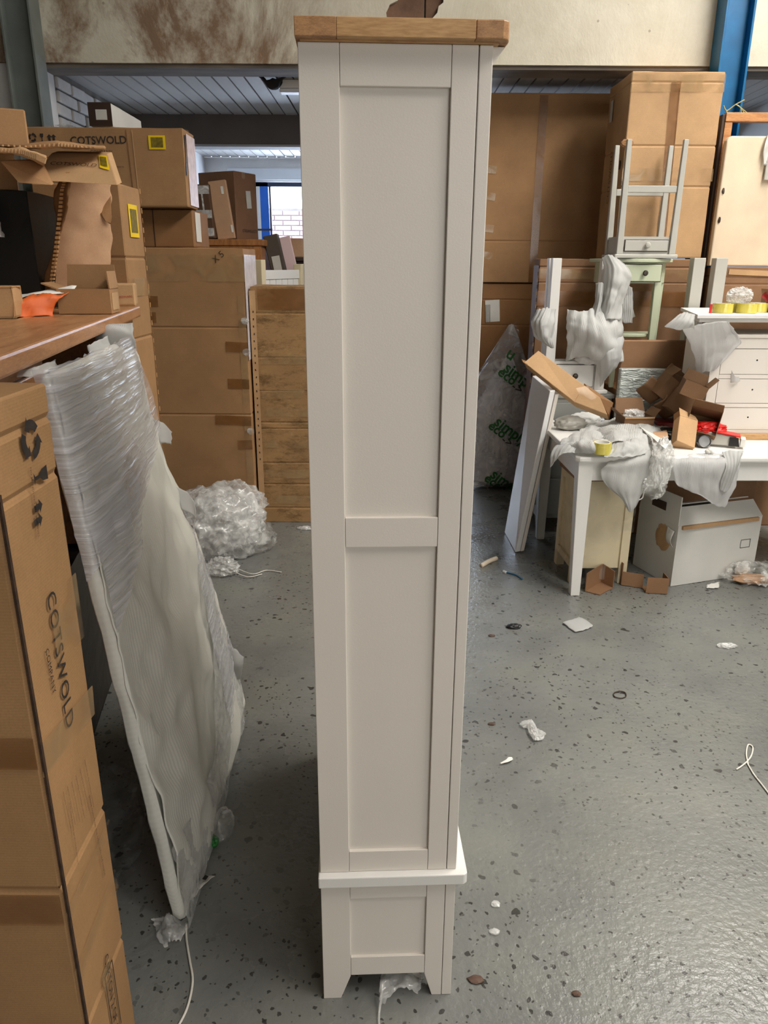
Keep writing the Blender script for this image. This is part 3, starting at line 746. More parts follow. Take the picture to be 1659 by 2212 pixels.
# ------------------------------------------------------------------ left side
def slabq(name, quad, off, mat, parent=None, bev=0.0):
    """a slab whose visible face has the four given corners (pixel, pixel, distance) and which goes back by off"""
    a = [P(x, y, Y=d) for x, y, d in quad]; off = V(off)
    return hexa(name, a, [p + off for p in a], mat, parent, bev)
def fit(o, length):
    xs = [v.co.x for v in o.data.vertices]
    k = length / (max(xs) - min(xs))
    for v in o.data.vertices: v.co *= k
    return o
def barcode(r_, face, u, v, du, dv, rot=0.0, vertical=False):
    lb = patch(r_, face, u, v, du, dv, PAPER, 'label', rot, label='white paper label with a barcode')
    M = 0.08
    o = patch(r_, face, u, v, du * 0.35 if vertical else du * 0.8, dv * 0.8 if vertical else dv * 0.45, BARCODE, 'barcode', rot, 0.0006, 0.0022, parent=lb)
    return lb
def yellow_sticker(r_, face, u, v, du, dv, rot=0.0):
    y = patch(r_, face, u, v, du, dv, YELLOW, 'sticker', rot, label='yellow bordered barcode sticker')
    k = 0.14
    c, s = math.cos(rot), math.sin(rot)
    ox, oy = du * k, dv * k
    patch(r_, face, u + ox * c - oy * s, v + ox * s + oy * c, du * (1 - 2 * k), dv * (1 - 2 * k), simple('sticker_dark', S(120, 104, 20), 0.6, 0.3, 60), 'barcode', rot, 0.0006, 0.0022, parent=y)

# near carton standing on end, lettered narrow side towards the aisle
FX = -0.525
nc = carton('flat_carton', 'tall brown carton standing on end at the left edge, lettered down its side', -0.95, FX, 0.955, 1.160, 0.0, 1.425, board('kraft_board_near', S(174, 134, 92)), creases=(0.30, 0.62, 1.28, 1.37), amp=0.004, seed=4)
def nu_(px, py):
    q = P(px, py, X=FX); return q.y - 0.955, q.z
def ztext(s, p0, p1, mat=INK, bold=0.0):
    u0, v0 = nu_(*p0); u1, v1 = nu_(*p1)
    o = face_text(nc, 'R', s, u0, v0, 0.1, mat, math.atan2(v1 - v0, u1 - u0), bold=bold, space=1.08)
    fit(o, math.hypot(u1 - u0, v1 - v0)); return o
ztext('COTSWOLD', (99, 1285), (143, 1577), INK, 0.0005)
ztext('COMPANY', (96, 1405), (113, 1500), INK)
u, v = nu_(65, 950); face_poly(nc, 'R', RECYCLE, u, v, R(-90), 0.058)
u, v = nu_(86, 1027); face_poly(nc, 'R', CUP, u, v, R(-90), 0.045)
for py in (1095, 1125):
    u, v = nu_(80, py); face_poly(nc, 'R', ARROW, u - 0.012, v, R(-90), 0.027)
ztext('NO HANDLING WITH KNIVES', (62, 1010), (80, 1160), INKF)
for i, (a, b) in enumerate((((134, 1712), (150, 1790)), ((143, 1700), (160, 1782)), ((152, 1690), (170, 1776)), ((161, 1676), (180, 1768)), ((170, 1662), (190, 1752)), ((180, 1642), (200, 1744)))):
    ztext('imported by the furniture company', a, b, INKF)
ztext('www. keep dry keep upright handle with care', (148, 1735), (166, 1868), INKF)
ztext('please open from the other side and recycle', (190, 1720), (224, 1892), INKF)
b0 = nu_(229, 2100); b1 = nu_(248, 2230)
u, v = b0
face_poly(nc, 'R', [[(0, 0), (0.17, 0), (0.17, 0.003), (0, 0.003)], [(0, 0.038), (0.17, 0.038), (0.17, 0.041), (0, 0.041)], [(0, 0), (0.003, 0), (0.003, 0.041), (0, 0.041)]], u - 0.012, v, R(-90))
o = face_text(nc, 'R', 'CARTON 2 OF 4', u - 0.002, v + 0.035, 0.03, INK, R(-90)); fit(o, 0.19)
for v0, v1, u0, u1 in ((0.98, 1.10, 0.10, 0.205), (0.845, 0.90, 0.0, 0.205), (0.40, 0.45, 0.0, 0.205), (0.55, 0.575, 0.0, 0.205), (0.26, 0.33, 0.09, 0.13)):
    patch(nc, 'R', u0, v0, u1 - u0, v1 - v0, TAPE_C, 'tape', R(random.uniform(-7, 7)))
patch(nc, 'R', 0.001, 0.01, 0.006, 1.29, simple('torn_edge_dark', S(62, 42, 26), 0.9, 0.3, 40, 0.6, 90), 'raw_edge', 0, 0.004)
patch(nc, 'F', 0.0, 0.55, 0.42, 0.06, TAPE, 'tape'); patch(nc, 'F', 0.0, 0.20, 0.42, 0.05, TAPE, 'tape'); patch(nc, 'F', 0.0, 0.86, 0.42, 0.055, TAPE, 'tape')
a = P(128, 2150, Y=0.94)
sheet('torn_tape', [[nc.matrix_world.inverted() @ (a + d_) - V(nc.location) for d_ in row] for row in ([V((0, 0, 0.02)), V((0.04, -0.012, 0.03)), V((0.075, 0, 0.02))], [V((0.0, -0.01, -0.03)), V((0.03, -0.02, -0.012)), V((0.075, -0.002, -0.01))], [V((0.01, -0.012, -0.05)), V((0.035, -0.015, -0.03)), V((0.075, 0, -0.045))])], TAPE_C, nc, 10, 10, 0.004, 40, 0.0006, 0.003, 5)

# wrapped flat panel (mirror) leaning from the aisle floor against the desk
NB, FB, NT, FT = V((-0.500, 1.468, 0.004)), V((-0.532, 2.428, 0.004)), V((-0.700, 1.55, 1.378)), V((-0.848, 2.48, 1.362))
PN = ((FB - NB).cross(NT - NB)).normalized()
if PN.x < 0: PN = -PN
def pp(s, t, o=0.0):
    return NB.lerp(FB, s).lerp(NT.lerp(FT, s), t) + PN * o
pan = thing('wrapped_mirror', 'flat foam-wrapped panel bound with clear film, leaning against the desk', 'furniture panel')
hexa('core', [pp(0, 0, -0.024), pp(1, 0, -0.024), pp(1, 0, 0), pp(0, 0, 0)], [pp(0, 1, -0.024), pp(1, 1, -0.024), pp(1, 1, 0), pp(0, 1, 0)], FOAMW, pan, 0.01)
rows = []
for t, bs in ((0.015, (0.002, 0.010, 0.018, 0.016, 0.004)), (0.2, (0.004, 0.028, 0.022, 0.030, 0.006)), (0.36, (0.006, 0.024, 0.050, 0.022, 0.010)), (0.52, (0.004, 0.028, 0.026, 0.046, 0.010)), (0.66, (0.004, 0.018, 0.044, 0.020, 0.012)), (0.8, (0.004, 0.016, 0.018, 0.030, 0.006)), (0.995, (0.004, 0.012, 0.012, 0.012, 0.004))):
    rows.append([pp(s, t, b) for s, b in zip((-0.01, 0.24, 0.5, 0.76, 1.012), bs)])
sheet('foam_cover', rows, FOAMW, pan, 70, 96, 0.014, 4.0, 0.003, 0.006, 2, fine=0.001, fold=0.014)
sheet('foam_edge', [[pp(-0.006, 0.02, -0.027), pp(-0.008, 0.3, -0.027), pp(-0.008, 0.6, -0.027), pp(-0.006, 0.99, -0.027)], [pp(-0.010, 0.01, -0.01), pp(-0.012, 0.3, -0.01), pp(-0.012, 0.6, -0.01), pp(-0.010, 0.99, -0.01)], [pp(-0.004, 0.02, 0.004), pp(-0.006, 0.3, 0.006), pp(-0.006, 0.6, 0.006), pp(-0.004, 0.99, 0.004)]], FOAMW, pan, 40, 8, 0.006, 14, 0.003, 0.003, 3)
# film over the top third, its lower hem running diagonally; the pulled strip below it
rows = []
for k in range(5):
    f = k / 4
    rows.append([pp(s, (lo + (1.012 - lo) * f), o_) for s, lo, o_ in ((-0.026, 0.68, -0.020), (-0.012, 0.70, 0.014), (0.12, 0.71, 0.034), (0.3, 0.72, 0.046), (0.55, 0.75, 0.050), (0.8, 0.785, 0.046), (1.0, 0.80, 0.026))])
sheet('film_wrap', rows, FILMSTREAK, pan, 30, 26, 0.008, 9, 0.0, 0.008, 6, fine=0.002)
sheet('film_wrap', [[pp(-0.014, 0.58, 0.012), pp(0.15, 0.64, 0.044), pp(0.30, 0.70, 0.050), pp(0.55, 0.78, 0.046)], [pp(-0.014, 0.66, 0.014), pp(0.15, 0.70, 0.044), pp(0.28, 0.74, 0.050), pp(0.5, 0.80, 0.046)], [pp(-0.014, 0.76, 0.014), pp(0.15, 0.77, 0.044), pp(0.26, 0.79, 0.050), pp(0.45, 0.84, 0.046)]], FILMSTREAK, pan, 24, 12, 0.006, 14, 0.0, 0.004, 7, fine=0.002)
sheet('film_wrap', [[pp(-0.03, 0.0, 0.012), pp(0.35, 0.0, 0.020), pp(0.75, 0.0, 0.020), pp(1.02, 0.0, 0.01)], [pp(-0.03, 0.10, 0.020), pp(0.35, 0.09, 0.032), pp(0.75, 0.17, 0.042), pp(1.04, 0.22, 0.015)], [pp(-0.03, 0.17, 0.016), pp(0.4, 0.13, 0.034), pp(0.72, 0.30, 0.044), pp(1.05, 0.44, 0.018)]], FILM, pan, 30, 20, 0.01, 9, 0.0, 0.006, 8, fine=0.002)
sheet('film_wrap', [[pp(0.66, 0.10, 0.046), pp(0.84, 0.12, 0.04), pp(1.03, 0.16, 0.02)], [pp(0.70, 0.28, 0.048), pp(0.86, 0.32, 0.04), pp(1.05, 0.36, 0.02)], [pp(0.86, 0.52, 0.040), pp(0.94, 0.53, 0.034), pp(1.04, 0.54, 0.02)]], FILMSTREAK, pan, 18, 26, 0.005, 12, 0.0, 0.004, 9, fine=0.003)
# loose foam tongues
def tongue(pts, amp=0.006, seed=1, mat=None):
    return sheet('foam_flap', pts, mat or FOAM, pan, 12, 12, amp, 14, 0.002, 0.006, seed)
a = P(258, 716, Y=2.36)
tongue([[a + V((-0.075, 0, -0.012)), a + V((-0.03, 0, 0.024)), a + V((0.04, 0.01, 0.02))], [a + V((-0.06, -0.03, -0.045)), a + V((-0.01, -0.05, 0.012)), a + V((0.05, -0.02, -0.01))], [a + V((-0.05, -0.02, -0.07)), a + V((0.0, -0.02, -0.05)), a + V((0.05, 0.0, -0.05))]], 0.01, 3)
tongue([[P(190, 745, Y=2.1), P(215, 735, Y=2.2), P(235, 727, Y=2.3)], [P(195, 765, Y=2.1), P(220, 758, Y=2.2), P(240, 748, Y=2.3)]], 0.01, 4)
tongue([[P(40, 800, Y=1.53), P(80, 790, Y=1.55), P(120, 775, Y=1.6)], [P(30, 815, Y=1.52), P(75, 812, Y=1.53), P(125, 800, Y=1.58)]], 0.01, 5, FILM)
tongue([[pp(0.97, 0.81, 0.012), pp(1.03, 0.79, 0.030), pp(1.05, 0.765, 0.044)], [pp(0.97, 0.75, 0.012), pp(1.02, 0.74, 0.028), pp(1.03, 0.735, 0.034)]], 0.003, 6)
tongue([[pp(0.97, 0.64, 0.014), pp(1.03, 0.61, 0.036), pp(1.04, 0.575, 0.050)], [pp(0.97, 0.58, 0.014), pp(1.02, 0.55, 0.034), pp(1.02, 0.53, 0.036)]], 0.003, 7)
tongue([[P(487, 1415, Y=2.42), P(505, 1402, Y=2.42), P(526, 1422, Y=2.43)], [P(490, 1440, Y=2.41), P(510, 1440, Y=2.40), P(524, 1438, Y=2.42)], [P(488, 1468, Y=2.42), P(505, 1468, Y=2.42), P(518, 1468, Y=2.43)]], 0.008, 8)

# brown desk on top of a dark wrapped load
DZ = 1.44
dk = thing('kneehole_desk', 'brown wooden kneehole desk with drawers, raised to chest height', 'desk', (-0.972, 3.05, 0), math.atan2(0.163, 0.987))
prism('top', [(-0.63, -1.87), (0.0, -1.87), (0.0, -0.012), (-0.012, 0.0), (-0.63, 0.0)], 'z', DZ - 0.042, DZ, DESKW, dk, 0.007)
for y0, y1 in ((-0.585, -0.025), (-1.84, -1.345)):
    ped = bx('pedestal', -0.60, -0.032, y0, y1, 0.66, DZ - 0.043, DESKW, dk, 0.003)
    for z0, z1 in ((DZ - 0.165, DZ - 0.072), (DZ - 0.42, DZ - 0.18), (DZ - 0.70, DZ - 0.435)):
        bx('drawer_recess', -0.034, -0.0315, y0 + 0.055, y1 - 0.055, z0 - 0.004, z1 + 0.004, DARK, ped)
        d_ = bx('drawer', -0.05, -0.027, y0 + 0.06, y1 - 0.06, z0, z1, DESKW, ped, 0.003)
bx('back_panel', -0.60, -0.585, -1.345, -0.585, 0.66, DZ - 0.043, DARK, dk)
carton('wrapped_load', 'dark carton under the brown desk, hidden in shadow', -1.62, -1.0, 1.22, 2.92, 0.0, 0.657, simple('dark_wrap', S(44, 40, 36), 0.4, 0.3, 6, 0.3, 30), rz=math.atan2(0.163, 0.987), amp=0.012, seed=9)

def on_desk(px, py): return P(px, py, Z=DZ)
# things on the desk
a = on_desk(12, 690)
kb = carton('kraft_packet', 'small crumpled brown packet on the near end of the desk top', a.x - 0.12, a.x + 0.02, a.y, a.y + 0.12, DZ + 0.001, DZ + 0.10, KRAFT_L, amp=0.02, seed=3, rz=0.2, cat='packet')
a = on_desk(62, 684)
orr = thing('orange_bag', 'crumpled orange and white printed bag on the desk', 'bag', (a.x, a.y, DZ + 0.001), 0.2)
sheet('front', [[V((-0.09, -0.02, 0.002)), V((-0.02, -0.03, 0.002)), V((0.07, 0.02, 0.002))], [V((-0.09, 0.0, 0.035)), V((-0.01, 0.0, 0.05)), V((0.08, 0.05, 0.045))], [V((-0.08, 0.05, 0.045)), V((0.0, 0.05, 0.06)), V((0.11, 0.09, 0.065))]], ORANGE, orr, 18, 14, 0.018, 20, 0.001, 0.004, 4)
sheet('lining', [[V((-0.08, 0.05, 0.044)), V((0.0, 0.055, 0.062)), V((0.12, 0.10, 0.07))], [V((-0.08, 0.09, 0.055)), V((0.0, 0.10, 0.068)), V((0.13, 0.13, 0.09))]], PAPER, orr, 12, 6, 0.01, 20, 0.001, 0.004, 5)
# tray carton with folded-up flaps, HARDWARE box
tr = openbox('tray_carton', 'opened shallow brown carton with standing flaps on the desk', (-0.985, 2.56, DZ + 0.002), (0.165, 0.13, 0.078), (0, 0, R(7)), KRAFT, (('R', -6, 0.055), ('B', 4, 0.075), ('L', 70, 0.05)))
patch(tr, 'R', 0.02, 0.01, 0.09, 0.055, KRAFT_L, 'tape')
a = on_desk(252, 662)
hw = carton('hardware_box', 'small brown hardware box with red lettering at the desk corner', a.x - 0.052, a.x + 0.048, a.y + 0.03, a.y + 0.16, DZ + 0.001, DZ + 0.085, KRAFT_L, rz=R(14), amp=0.002, seed=6, cat='box')
fit(face_text(hw, 'F', 'HARDWARE', 0.024, 0.028, 0.02, INKR, R(3)), 0.064)
# narrow tall carton behind the far end of the desk
nr = carton('narrow_carton', 'narrow upright carton with yellow sticker behind the desk end', -1.38, -1.03, 3.13, 3.36, 0.0, 1.895, KRAFT, amp=0.004, seed=8, creases=(1.30, 1.62), rz=R(-2))
yellow_sticker(nr, 'R', 0.07, 1.70, 0.10, 0.125, 0)
patch(nr, 'R', 0.0, 1.47, 0.23, 0.07, TAPE_C, 'tape'); patch(nr, 'F', 0.17, 1.63, 0.05, 0.15, LABELG, 'label', label='pale grey paper label')
for k in range(34):
    z = 0.62 + k * 0.038
    patch(nr, 'R', 0.222, z, 0.007, 0.02, FLUTE if k % 2 else KRAFT_D, 'flute', 0, 0.002)
# torn cardboard sheet standing on the desk with its corrugated edge showing
ts = thing('torn_cardboard', 'torn pinkish cardboard sheet standing on the desk, corrugated edge showing', 'cardboard')
A = [(112, 652, 2.80), (150, 652, 2.82), (200, 650, 2.86), (238, 646, 2.90)]
B = [(128, 520, 2.78), (165, 520, 2.80), (205, 520, 2.85), (240, 520, 2.90)]
C = [(143, 430, 2.74), (168, 425, 2.80), (208, 425, 2.86), (238, 430, 2.90)]
Dd = [(150, 382, 2.70), (172, 372, 2.80), (205, 388, 2.86), (238, 400, 2.90)]
sheet('board', [[P(x, y, Y=d) for x, y, d in row] for row in (A, B, C, Dd)], KRAFT_P, ts, 24, 40, 0.012, 7, 0.006, 0.012, 4)
ed = [(146, 372, 2.72), (134, 408, 2.73), (128, 470, 2.76), (120, 540, 2.77), (112, 600, 2.79), (107, 655, 2.80)]
for i in range(len(ed) - 1):
    n_ = 7
    for k in range(n_):
        f0, f1 = k / n_, (k + 0.62) / n_
        e0 = [ed[i][j] + (ed[i + 1][j] - ed[i][j]) * f0 for j in range(3)]; e1 = [ed[i][j] + (ed[i + 1][j] - ed[i][j]) * f1 for j in range(3)]
        slabq('flute', [(e0[0] - 4, e0[1], e0[2] - 0.02), (e0[0] + 4, e0[1], e0[2] - 0.02), (e1[0] + 4, e1[1], e1[2] - 0.02), (e1[0] - 4, e1[1], e1[2] - 0.02)], (0, 0.012, 0), FLUTE, ts)
sheet('liner', [[P(145, 372, Y=2.74), P(158, 385, Y=2.70)], [P(118, 410, Y=2.78), P(152, 420, Y=2.68)], [P(118, 460, Y=2.80), P(140, 455, Y=2.72)], [P(122, 520, Y=2.80), P(126, 520, Y=2.76)], [P(98, 600, Y=2.82), P(112, 600, Y=2.79)], [P(94, 655, Y=2.82), P(107, 655, Y=2.80)]], KRAFT_D, ts, 8, 30, 0.012, 12, 0.004, 0.006, 5)
sheet('peeled_layer', [[P(213, 440, Y=2.88), P(240, 420, Y=2.90)], [P(218, 462, Y=2.86), P(241, 450, Y=2.88)], [P(228, 480, Y=2.86), P(240, 484, Y=2.88)]], KRAFT_D, ts, 8, 12, 0.006, 12, 0.003, 0.006, 6)
# dark film-wrapped load and cartons at the back of the desk
bkx = carton('wrapped_furniture', 'black film-wrapped furniture on the desk behind the torn cardboard', -1.75, -1.24, 2.78, 3.08, DZ + 0.002, 1.84, BLACK, amp=0.01, seed=2, cat='furniture')
sheet('film', [[V((-0.30, -0.158, 0.02)), V((-0.1, -0.17, 0.02)), V((0.06, -0.158, 0.02))], [V((-0.30, -0.165, 0.2)), V((-0.1, -0.18, 0.2)), V((0.07, -0.165, 0.18))], [V((-0.30, -0.160, 0.38)), V((-0.1, -0.165, 0.36)), V((0.10, -0.16, 0.34))]], FILMD, bkx, 18, 22, 0.012, 9, 0, 0.01, 4, fine=0.004)
sheet('film', [[V((-0.12, -0.175, 0.20)), V((0.0, -0.19, 0.22)), V((0.16, -0.17, 0.24))], [V((-0.14, -0.18, 0.29)), V((0.0, -0.20, 0.30)), V((0.16, -0.18, 0.31))], [V((-0.12, -0.172, 0.36)), V((0.02, -0.18, 0.37)), V((0.15, -0.17, 0.37))]], FILMC, bkx, 26, 20, 0.014, 14, 0, 0.012, 7, fine=0.008)
slabq('side_board', [(63, 425, 2.77), (97, 425, 2.77), (100, 585, 2.77), (78, 588, 2.77)], (0, 0.006, 0), KRAFT_D, bkx)
# flattened carton lying over the load, printed side tipped towards us
fl = thing('flattened_carton', 'collapsed carton draped over the load, yellow sticker at its corner', 'carton')
q = [(56, 388, 2.66), (254, 400, 2.66), (232, 332, 2.80), (112, 330, 2.80)]
slabq('body', q, (0, 0.05, 0.012), KRAFT_L, fl, 0.003)
slabq('end', [(0, 348, 2.60), (40, 395, 2.60), (112, 400, 2.64), (84, 345, 2.68)], (0, 0.02, 0.005), KRAFT, fl, 0.002)
def on_q(s, t, lift=0.004):
    a_ = [P(x, y, Y=d) for x, y, d in q]
    p_ = a_[0].lerp(a_[1], s).lerp(a_[3].lerp(a_[2], s), t)
    n_ = (a_[1] - a_[0]).cross(a_[3] - a_[0]).normalized()
    if n_.y > 0: n_ = -n_
    return p_ + n_ * lift
mesh('sticker', [on_q(0.83, 0.5), on_q(0.96, 0.42), on_q(0.975, 0.9), on_q(0.84, 0.92)], [(0, 1, 2, 3)], YELLOW, fl)
mesh('barcode', [on_q(0.85, 0.57, 0.006), on_q(0.94, 0.52, 0.006), on_q(0.955, 0.83, 0.006), on_q(0.86, 0.84, 0.006)], [(0, 1, 2, 3)], simple('sticker_dark', S(120, 104, 20)), fl)
o = text_mesh('lettering', 'COTSWOLD', 0.05, INKF, fl); fit(o, 0.155)
ex = (on_q(0.48, 0.4) - on_q(0.12, 0.4)).normalized(); ey = (on_q(0.3, 0.9) - on_q(0.3, 0.1)); ey = (ey - ex * ey.dot(ex)).normalized(); ez = ex.cross(ey); og = on_q(0.14, 0.52, 0.005)
o.matrix_local = Matrix(((ex.x, ey.x, ez.x, og.x), (ex.y, ey.y, ez.y, og.y), (ex.z, ey.z, ez.z, og.z), (0, 0, 0, 1)))
def ragged_slab(name, label, top, bot, dep, mat):
    r_ = thing(name, label, 'cardboard')
    n_ = len(top)
    sheet('board', [[P(x, y, Y=d + dep) for x, y, d in top], [P(x, y, Y=d) for x, y, d in top], [P(x, y, Y=d) for x, y, d in bot], [P(x, y, Y=d + dep) for x, y, d in bot]], mat, r_, 40, 9, 0.006, 16, 0.003, 0.008, len(top), linear=True)
    for k in range(26):
        f = k / 26 * (n_ - 1); i = int(f); s = f - i
        tx = [top[i][j] + (top[i + 1][j] - top[i][j]) * s for j in range(3)]; bt = [bot[i][j] + (bot[i + 1][j] - bot[i][j]) * s for j in range(3)]
        if abs(tx[1] - bt[1]) < 5: continue
        slabq('flute', [(tx[0] - 1.2, tx[1] + 2, tx[2] - 0.008), (tx[0] + 1.2, tx[1] + 2, tx[2] - 0.008), (bt[0] + 1.2, bt[1] - 2, bt[2] - 0.008), (bt[0] - 1.2, bt[1] - 2, bt[2] - 0.008)], (0, 0.01, 0), KRAFT_L, r_)
    return r_
ragged_slab('cardboard_sheet', 'torn corrugated sheet lying flat, topmost above the desk', [(-20, 309, 2.62), (60, 312, 2.62), (125, 306, 2.64), (170, 312, 2.68), (228, 318, 2.74)], [(-20, 317, 2.62), (60, 320, 2.62), (125, 318, 2.64), (170, 320, 2.68), (228, 321, 2.74)], 0.22, KRAFT)
ragged_slab('cardboard_sheet', 'bent corrugated sheet with drooping torn corner below the topmost sheet', [(-20, 318, 2.54), (45, 320, 2.55), (80, 330, 2.56), (100, 340, 2.57)], [(-20, 328, 2.54), (45, 334, 2.55), (80, 348, 2.56), (96, 356, 2.57)], 0.2, KRAFT_L)
gb = carton('printed_carton', 'brown carton with white lettered label at the far left, above the torn sheets', -1.75, -1.235, 2.86, 3.1, 1.985, 2.105, KRAFT, amp=0.003, seed=5, rz=R(24))
gb.location = (-1.535, 2.88, 1.985)
patch(gb, 'F', 0.30, 0.0, 0.115, 0.105, PAPER, 'label', R(4), label='white label with black lettering')
fit(face_text(gb, 'F', 'Green', 0.345, 0.108, 0.05, BLACK, R(-82), bold=0.001, lift=0.004), 0.12)
bx('support_board', -0.25, 0.20, -0.1, 0.1, -0.14, -0.002, KRAFT_D, gb)

# cartons stacked against the opening, left of the cabinet
tcx = carton('tall_carton', 'tall brown carton with wide tape, left of the mouldy one', -1.44, -0.815, 4.50, 4.93, 0.0, 1.688, KRAFT, amp=0.006, seed=11, creases=(0.72, 1.24))
W_, D_, H_ = tcx['dims']
patch(tcx, 'F', 0.0, 1.50, W_, 0.15, TAPE_C, 'tape'); patch(tcx, 'F', W_ - 0.05, 0.0, 0.04, 1.42, TAPE_C, 'tape')
for v_, u_, du in ((1.10, 0.49, 0.13), (0.88, 0.49, 0.13), (0.66, 0.40, 0.22), (0.5, 0.53, 0.09), (1.36, 0.0, 0.11), (1.27, 0.0, 0.09)):
    patch(tcx, 'F', u_, v_, du, 0.06, TAPE, 'tape', R(random.uniform(-3, 3)))
face_text(tcx, 'F', 'X 5', 0.46, 1.60, 0.05, INK, R(38))
patch(tcx, 'R', 0.0, 1.05, 0.4, 0.60, simple('white_film', S(222, 214, 220), 0.3, 0.1, 20, 0.6, 40), 'film_patch')
for v_ in (1.28, 1.10, 0.62):
    blob('loose_tape', (W_ / 2 - 0.01, -D_ / 2 - 0.012, v_), (0.018, 0.008, 0.016), FILMD, tcx, 0.6, 2.5, 3, None, int(v_ * 10))
mo = carton('mouldy_carton', 'stained mouldy carton with banded creases beside the white cabinet', -0.805, -0.02, 4.56, 5.0, 0.0, 1.478, KRAFT_M, amp=0.008, seed=13, creases=(0.10, 0.26, 0.40, 0.62, 0.66, 0.86, 1.06, 1.32))
patch(mo, 'F', 0.0, 0.0, 0.035, 1.45, KRAFT_L, 'corner_strip', 0, 0.004)
for k in range(22):
    patch(mo, 'F', 0.016, 0.42 + k * 0.043, 0.006, 0.012, DARK, 'slot', R(random.uniform(-14, 14)), 0.001, 0.0045)
patch(mo, 'F', 0.05, 1.34, 0.73, 0.12, TAPE, 'tape')
for v_, u_ in ((1.02, 0.05), (0.81, 0.05), (0.70, 0.05), (0.5, 0.05), (0.30, 0.05), (0.13, 0.05)):
    patch(mo, 'F', u_, v_, 0.72, 0.055, TAPE_C, 'tape', R(random.uniform(-1, 1)))
# row above: plain carton, lettered long carton, long white box
ac = carton('plain_carton', 'plain brown carton on the tall carton, below the lettered one', -1.95, -1.10, 4.54, 4.93, 1.690, 1.893, KRAFT_D, amp=0.004, seed=15)
patch(ac, 'F', 0.62, 0.0, 0.005, 0.2, DARK, 'seam'); patch(ac, 'R', 0.05, 0.03, 0.12, 0.16, PAPER, 'label')
cc = carton('lettered_carton', 'long brown lettered carton with a yellow sticker, high on the left stack', -1.93, -1.085, 4.40, 4.64, 1.896, 2.290, KRAFT, amp=0.006, seed=16)
W_, D_, H_ = cc['dims']
fit(face_text(cc, 'F', 'COTSWOLD', 0.235, 0.308, 0.1, INK, R(1), bold=0.001), 0.30)
fit(face_text(cc, 'F', 'COMPANY', 0.335, 0.262, 0.05, INK, R(0)), 0.12)
fit(face_text(cc, 'F', 'the natural furniture experts', 0.34, 0.195, 0.03, INKF, R(0)), 0.17)
fit(face_text(cc, 'F', 'fragile handle with care', 0.40, 0.09, 0.03, INKF, R(0)), 0.08)
face_poly(cc, 'F', RECYCLE, 0.035, 0.340, 0, 0.042); face_poly(cc, 'F', CUP, 0.085, 0.340, 0, 0.038)
face_poly(cc, 'F', ARROW, 0.125, 0.322, 0, 0.034); face_poly(cc, 'F', ARROW, 0.148, 0.322, 0, 0.034)
yellow_sticker(cc, 'F', 0.655, 0.285, 0.09, 0.068)
patch(cc, 'F', 0.55, 0.0, 0.005, 0.38, KRAFT_D, 'seam', R(2)); patch(cc, 'F', 0.575, 0.0, 0.004, 0.38, KRAFT_L, 'seam', R(1))
patch(cc, 'R', 0.0, 0.16, 0.02, 0.2, BLACK, 'gap', R(-4), 0.001)
patch(cc, 'R', 0.05, 0.01, 0.185, 0.36, simple('printed_tape', S(226, 206, 208), 0.4, 0.12, 30), 'printed_tape')
patch(cc, 'T', 0.0, 0.09, 0.84, 0.06, TAPE_C, 'tape')
wb = carton('white_box', 'long white box with a dark end on top of the lettered carton', -1.60, -1.475, 4.45, 4.98, 2.300, 2.415, CARTON_W, amp=0.003, seed=17, cat='box')
patch(wb, 'F', 0.0, 0.0, 0.125, 0.115, DARK, 'end'); patch(wb, 'F', 0.04, 0.03, 0.06, 0.05, LABELG, 'label', 0, 0.001, 0.003)
hw2 = blob('scrunched_film', (-1.80, 4.6, 2.305), (0.06, 0.05, 0.022), FILMD, None, 0.5, 2.2, 3, 2.292, 3)
tag(hw2, 'scrunched dark film scrap on top of the lettered carton', 'film')

# things inside the back room
oc = thing('oak_cabinet', 'oak panelled cabinet in the back room under the leaning cartons', 'cabinet', (-1.12, 5.9, 0))
bx('carcass', -0.27, 0.23, -0.26, 0.26, 0.05, 1.72, OAK2, oc); bx('top', -0.29, 0.25, -0.29, 0.28, 1.721, 1.765, OAK2, oc, 0.006)
bx('plinth', -0.26, 0.22, -0.24, 0.25, 0, 0.05, OAK2, oc)
for x0, x1 in ((-0.27, -0.21), (0.17, 0.23)): bx('stile', x0, x1, -0.279, -0.262, 0.05, 1.72, OAK2, oc, 0.002)
for z0, z1 in ((0.05, 0.15), (1.58, 1.72)): bx('rail', -0.209, 0.169, -0.279, -0.262, z0, z1, OAK2, oc, 0.002)
bx('door_panel', -0.205, 0.165, -0.270, -0.262, 0.15, 1.58, OAK2, oc)
kc = carton('leaning_carton', 'brown carton with upside-down lettering near the back window', -1.35, -1.01, 5.88, 6.14, 1.768, 2.235, board('kraft_board_shade', S(132, 96, 70)), rz=R(-28), amp=0.003, seed=18)
o = face_text(kc, 'R', 'COTSWOLD', 0.235, 0.075, 0.05, INK, R(180)); fit(o, 0.17)
patch(kc, 'R', 0.13, 0.22, 0.055, 0.12, LABELG, 'label', R(4)); patch(kc, 'R', 0.085, 0.42, 0.04, 0.045, TAPE_C, 'tape')
tb = carton('taped_box', 'dark box criss-crossed with shiny clear tape in the back room', -1.36, -1.215, 5.66, 5.80, 1.768, 2.13, board('kraft_board_deep', S(96, 70, 52)), ry=R(-4), rz=R(-6), amp=0.004, seed=19, cat='box')
for v_ in (0.02, 0.14, 0.30): patch(tb, 'F', 0.03, v_, 0.115, 0.055, FILMC, 'tape', R(-4))
patch(tb, 'F', 0.085, 0.0, 0.012, 0.34, FILMC, 'tape')
pk = carton('pale_flat_carton', 'pale flat carton leaning beside the shiny taped box', -1.215, -1.085, 5.70, 5.74, 1.768, 2.16, KRAFT_P, ry=R(-7), amp=0.002, seed=20)
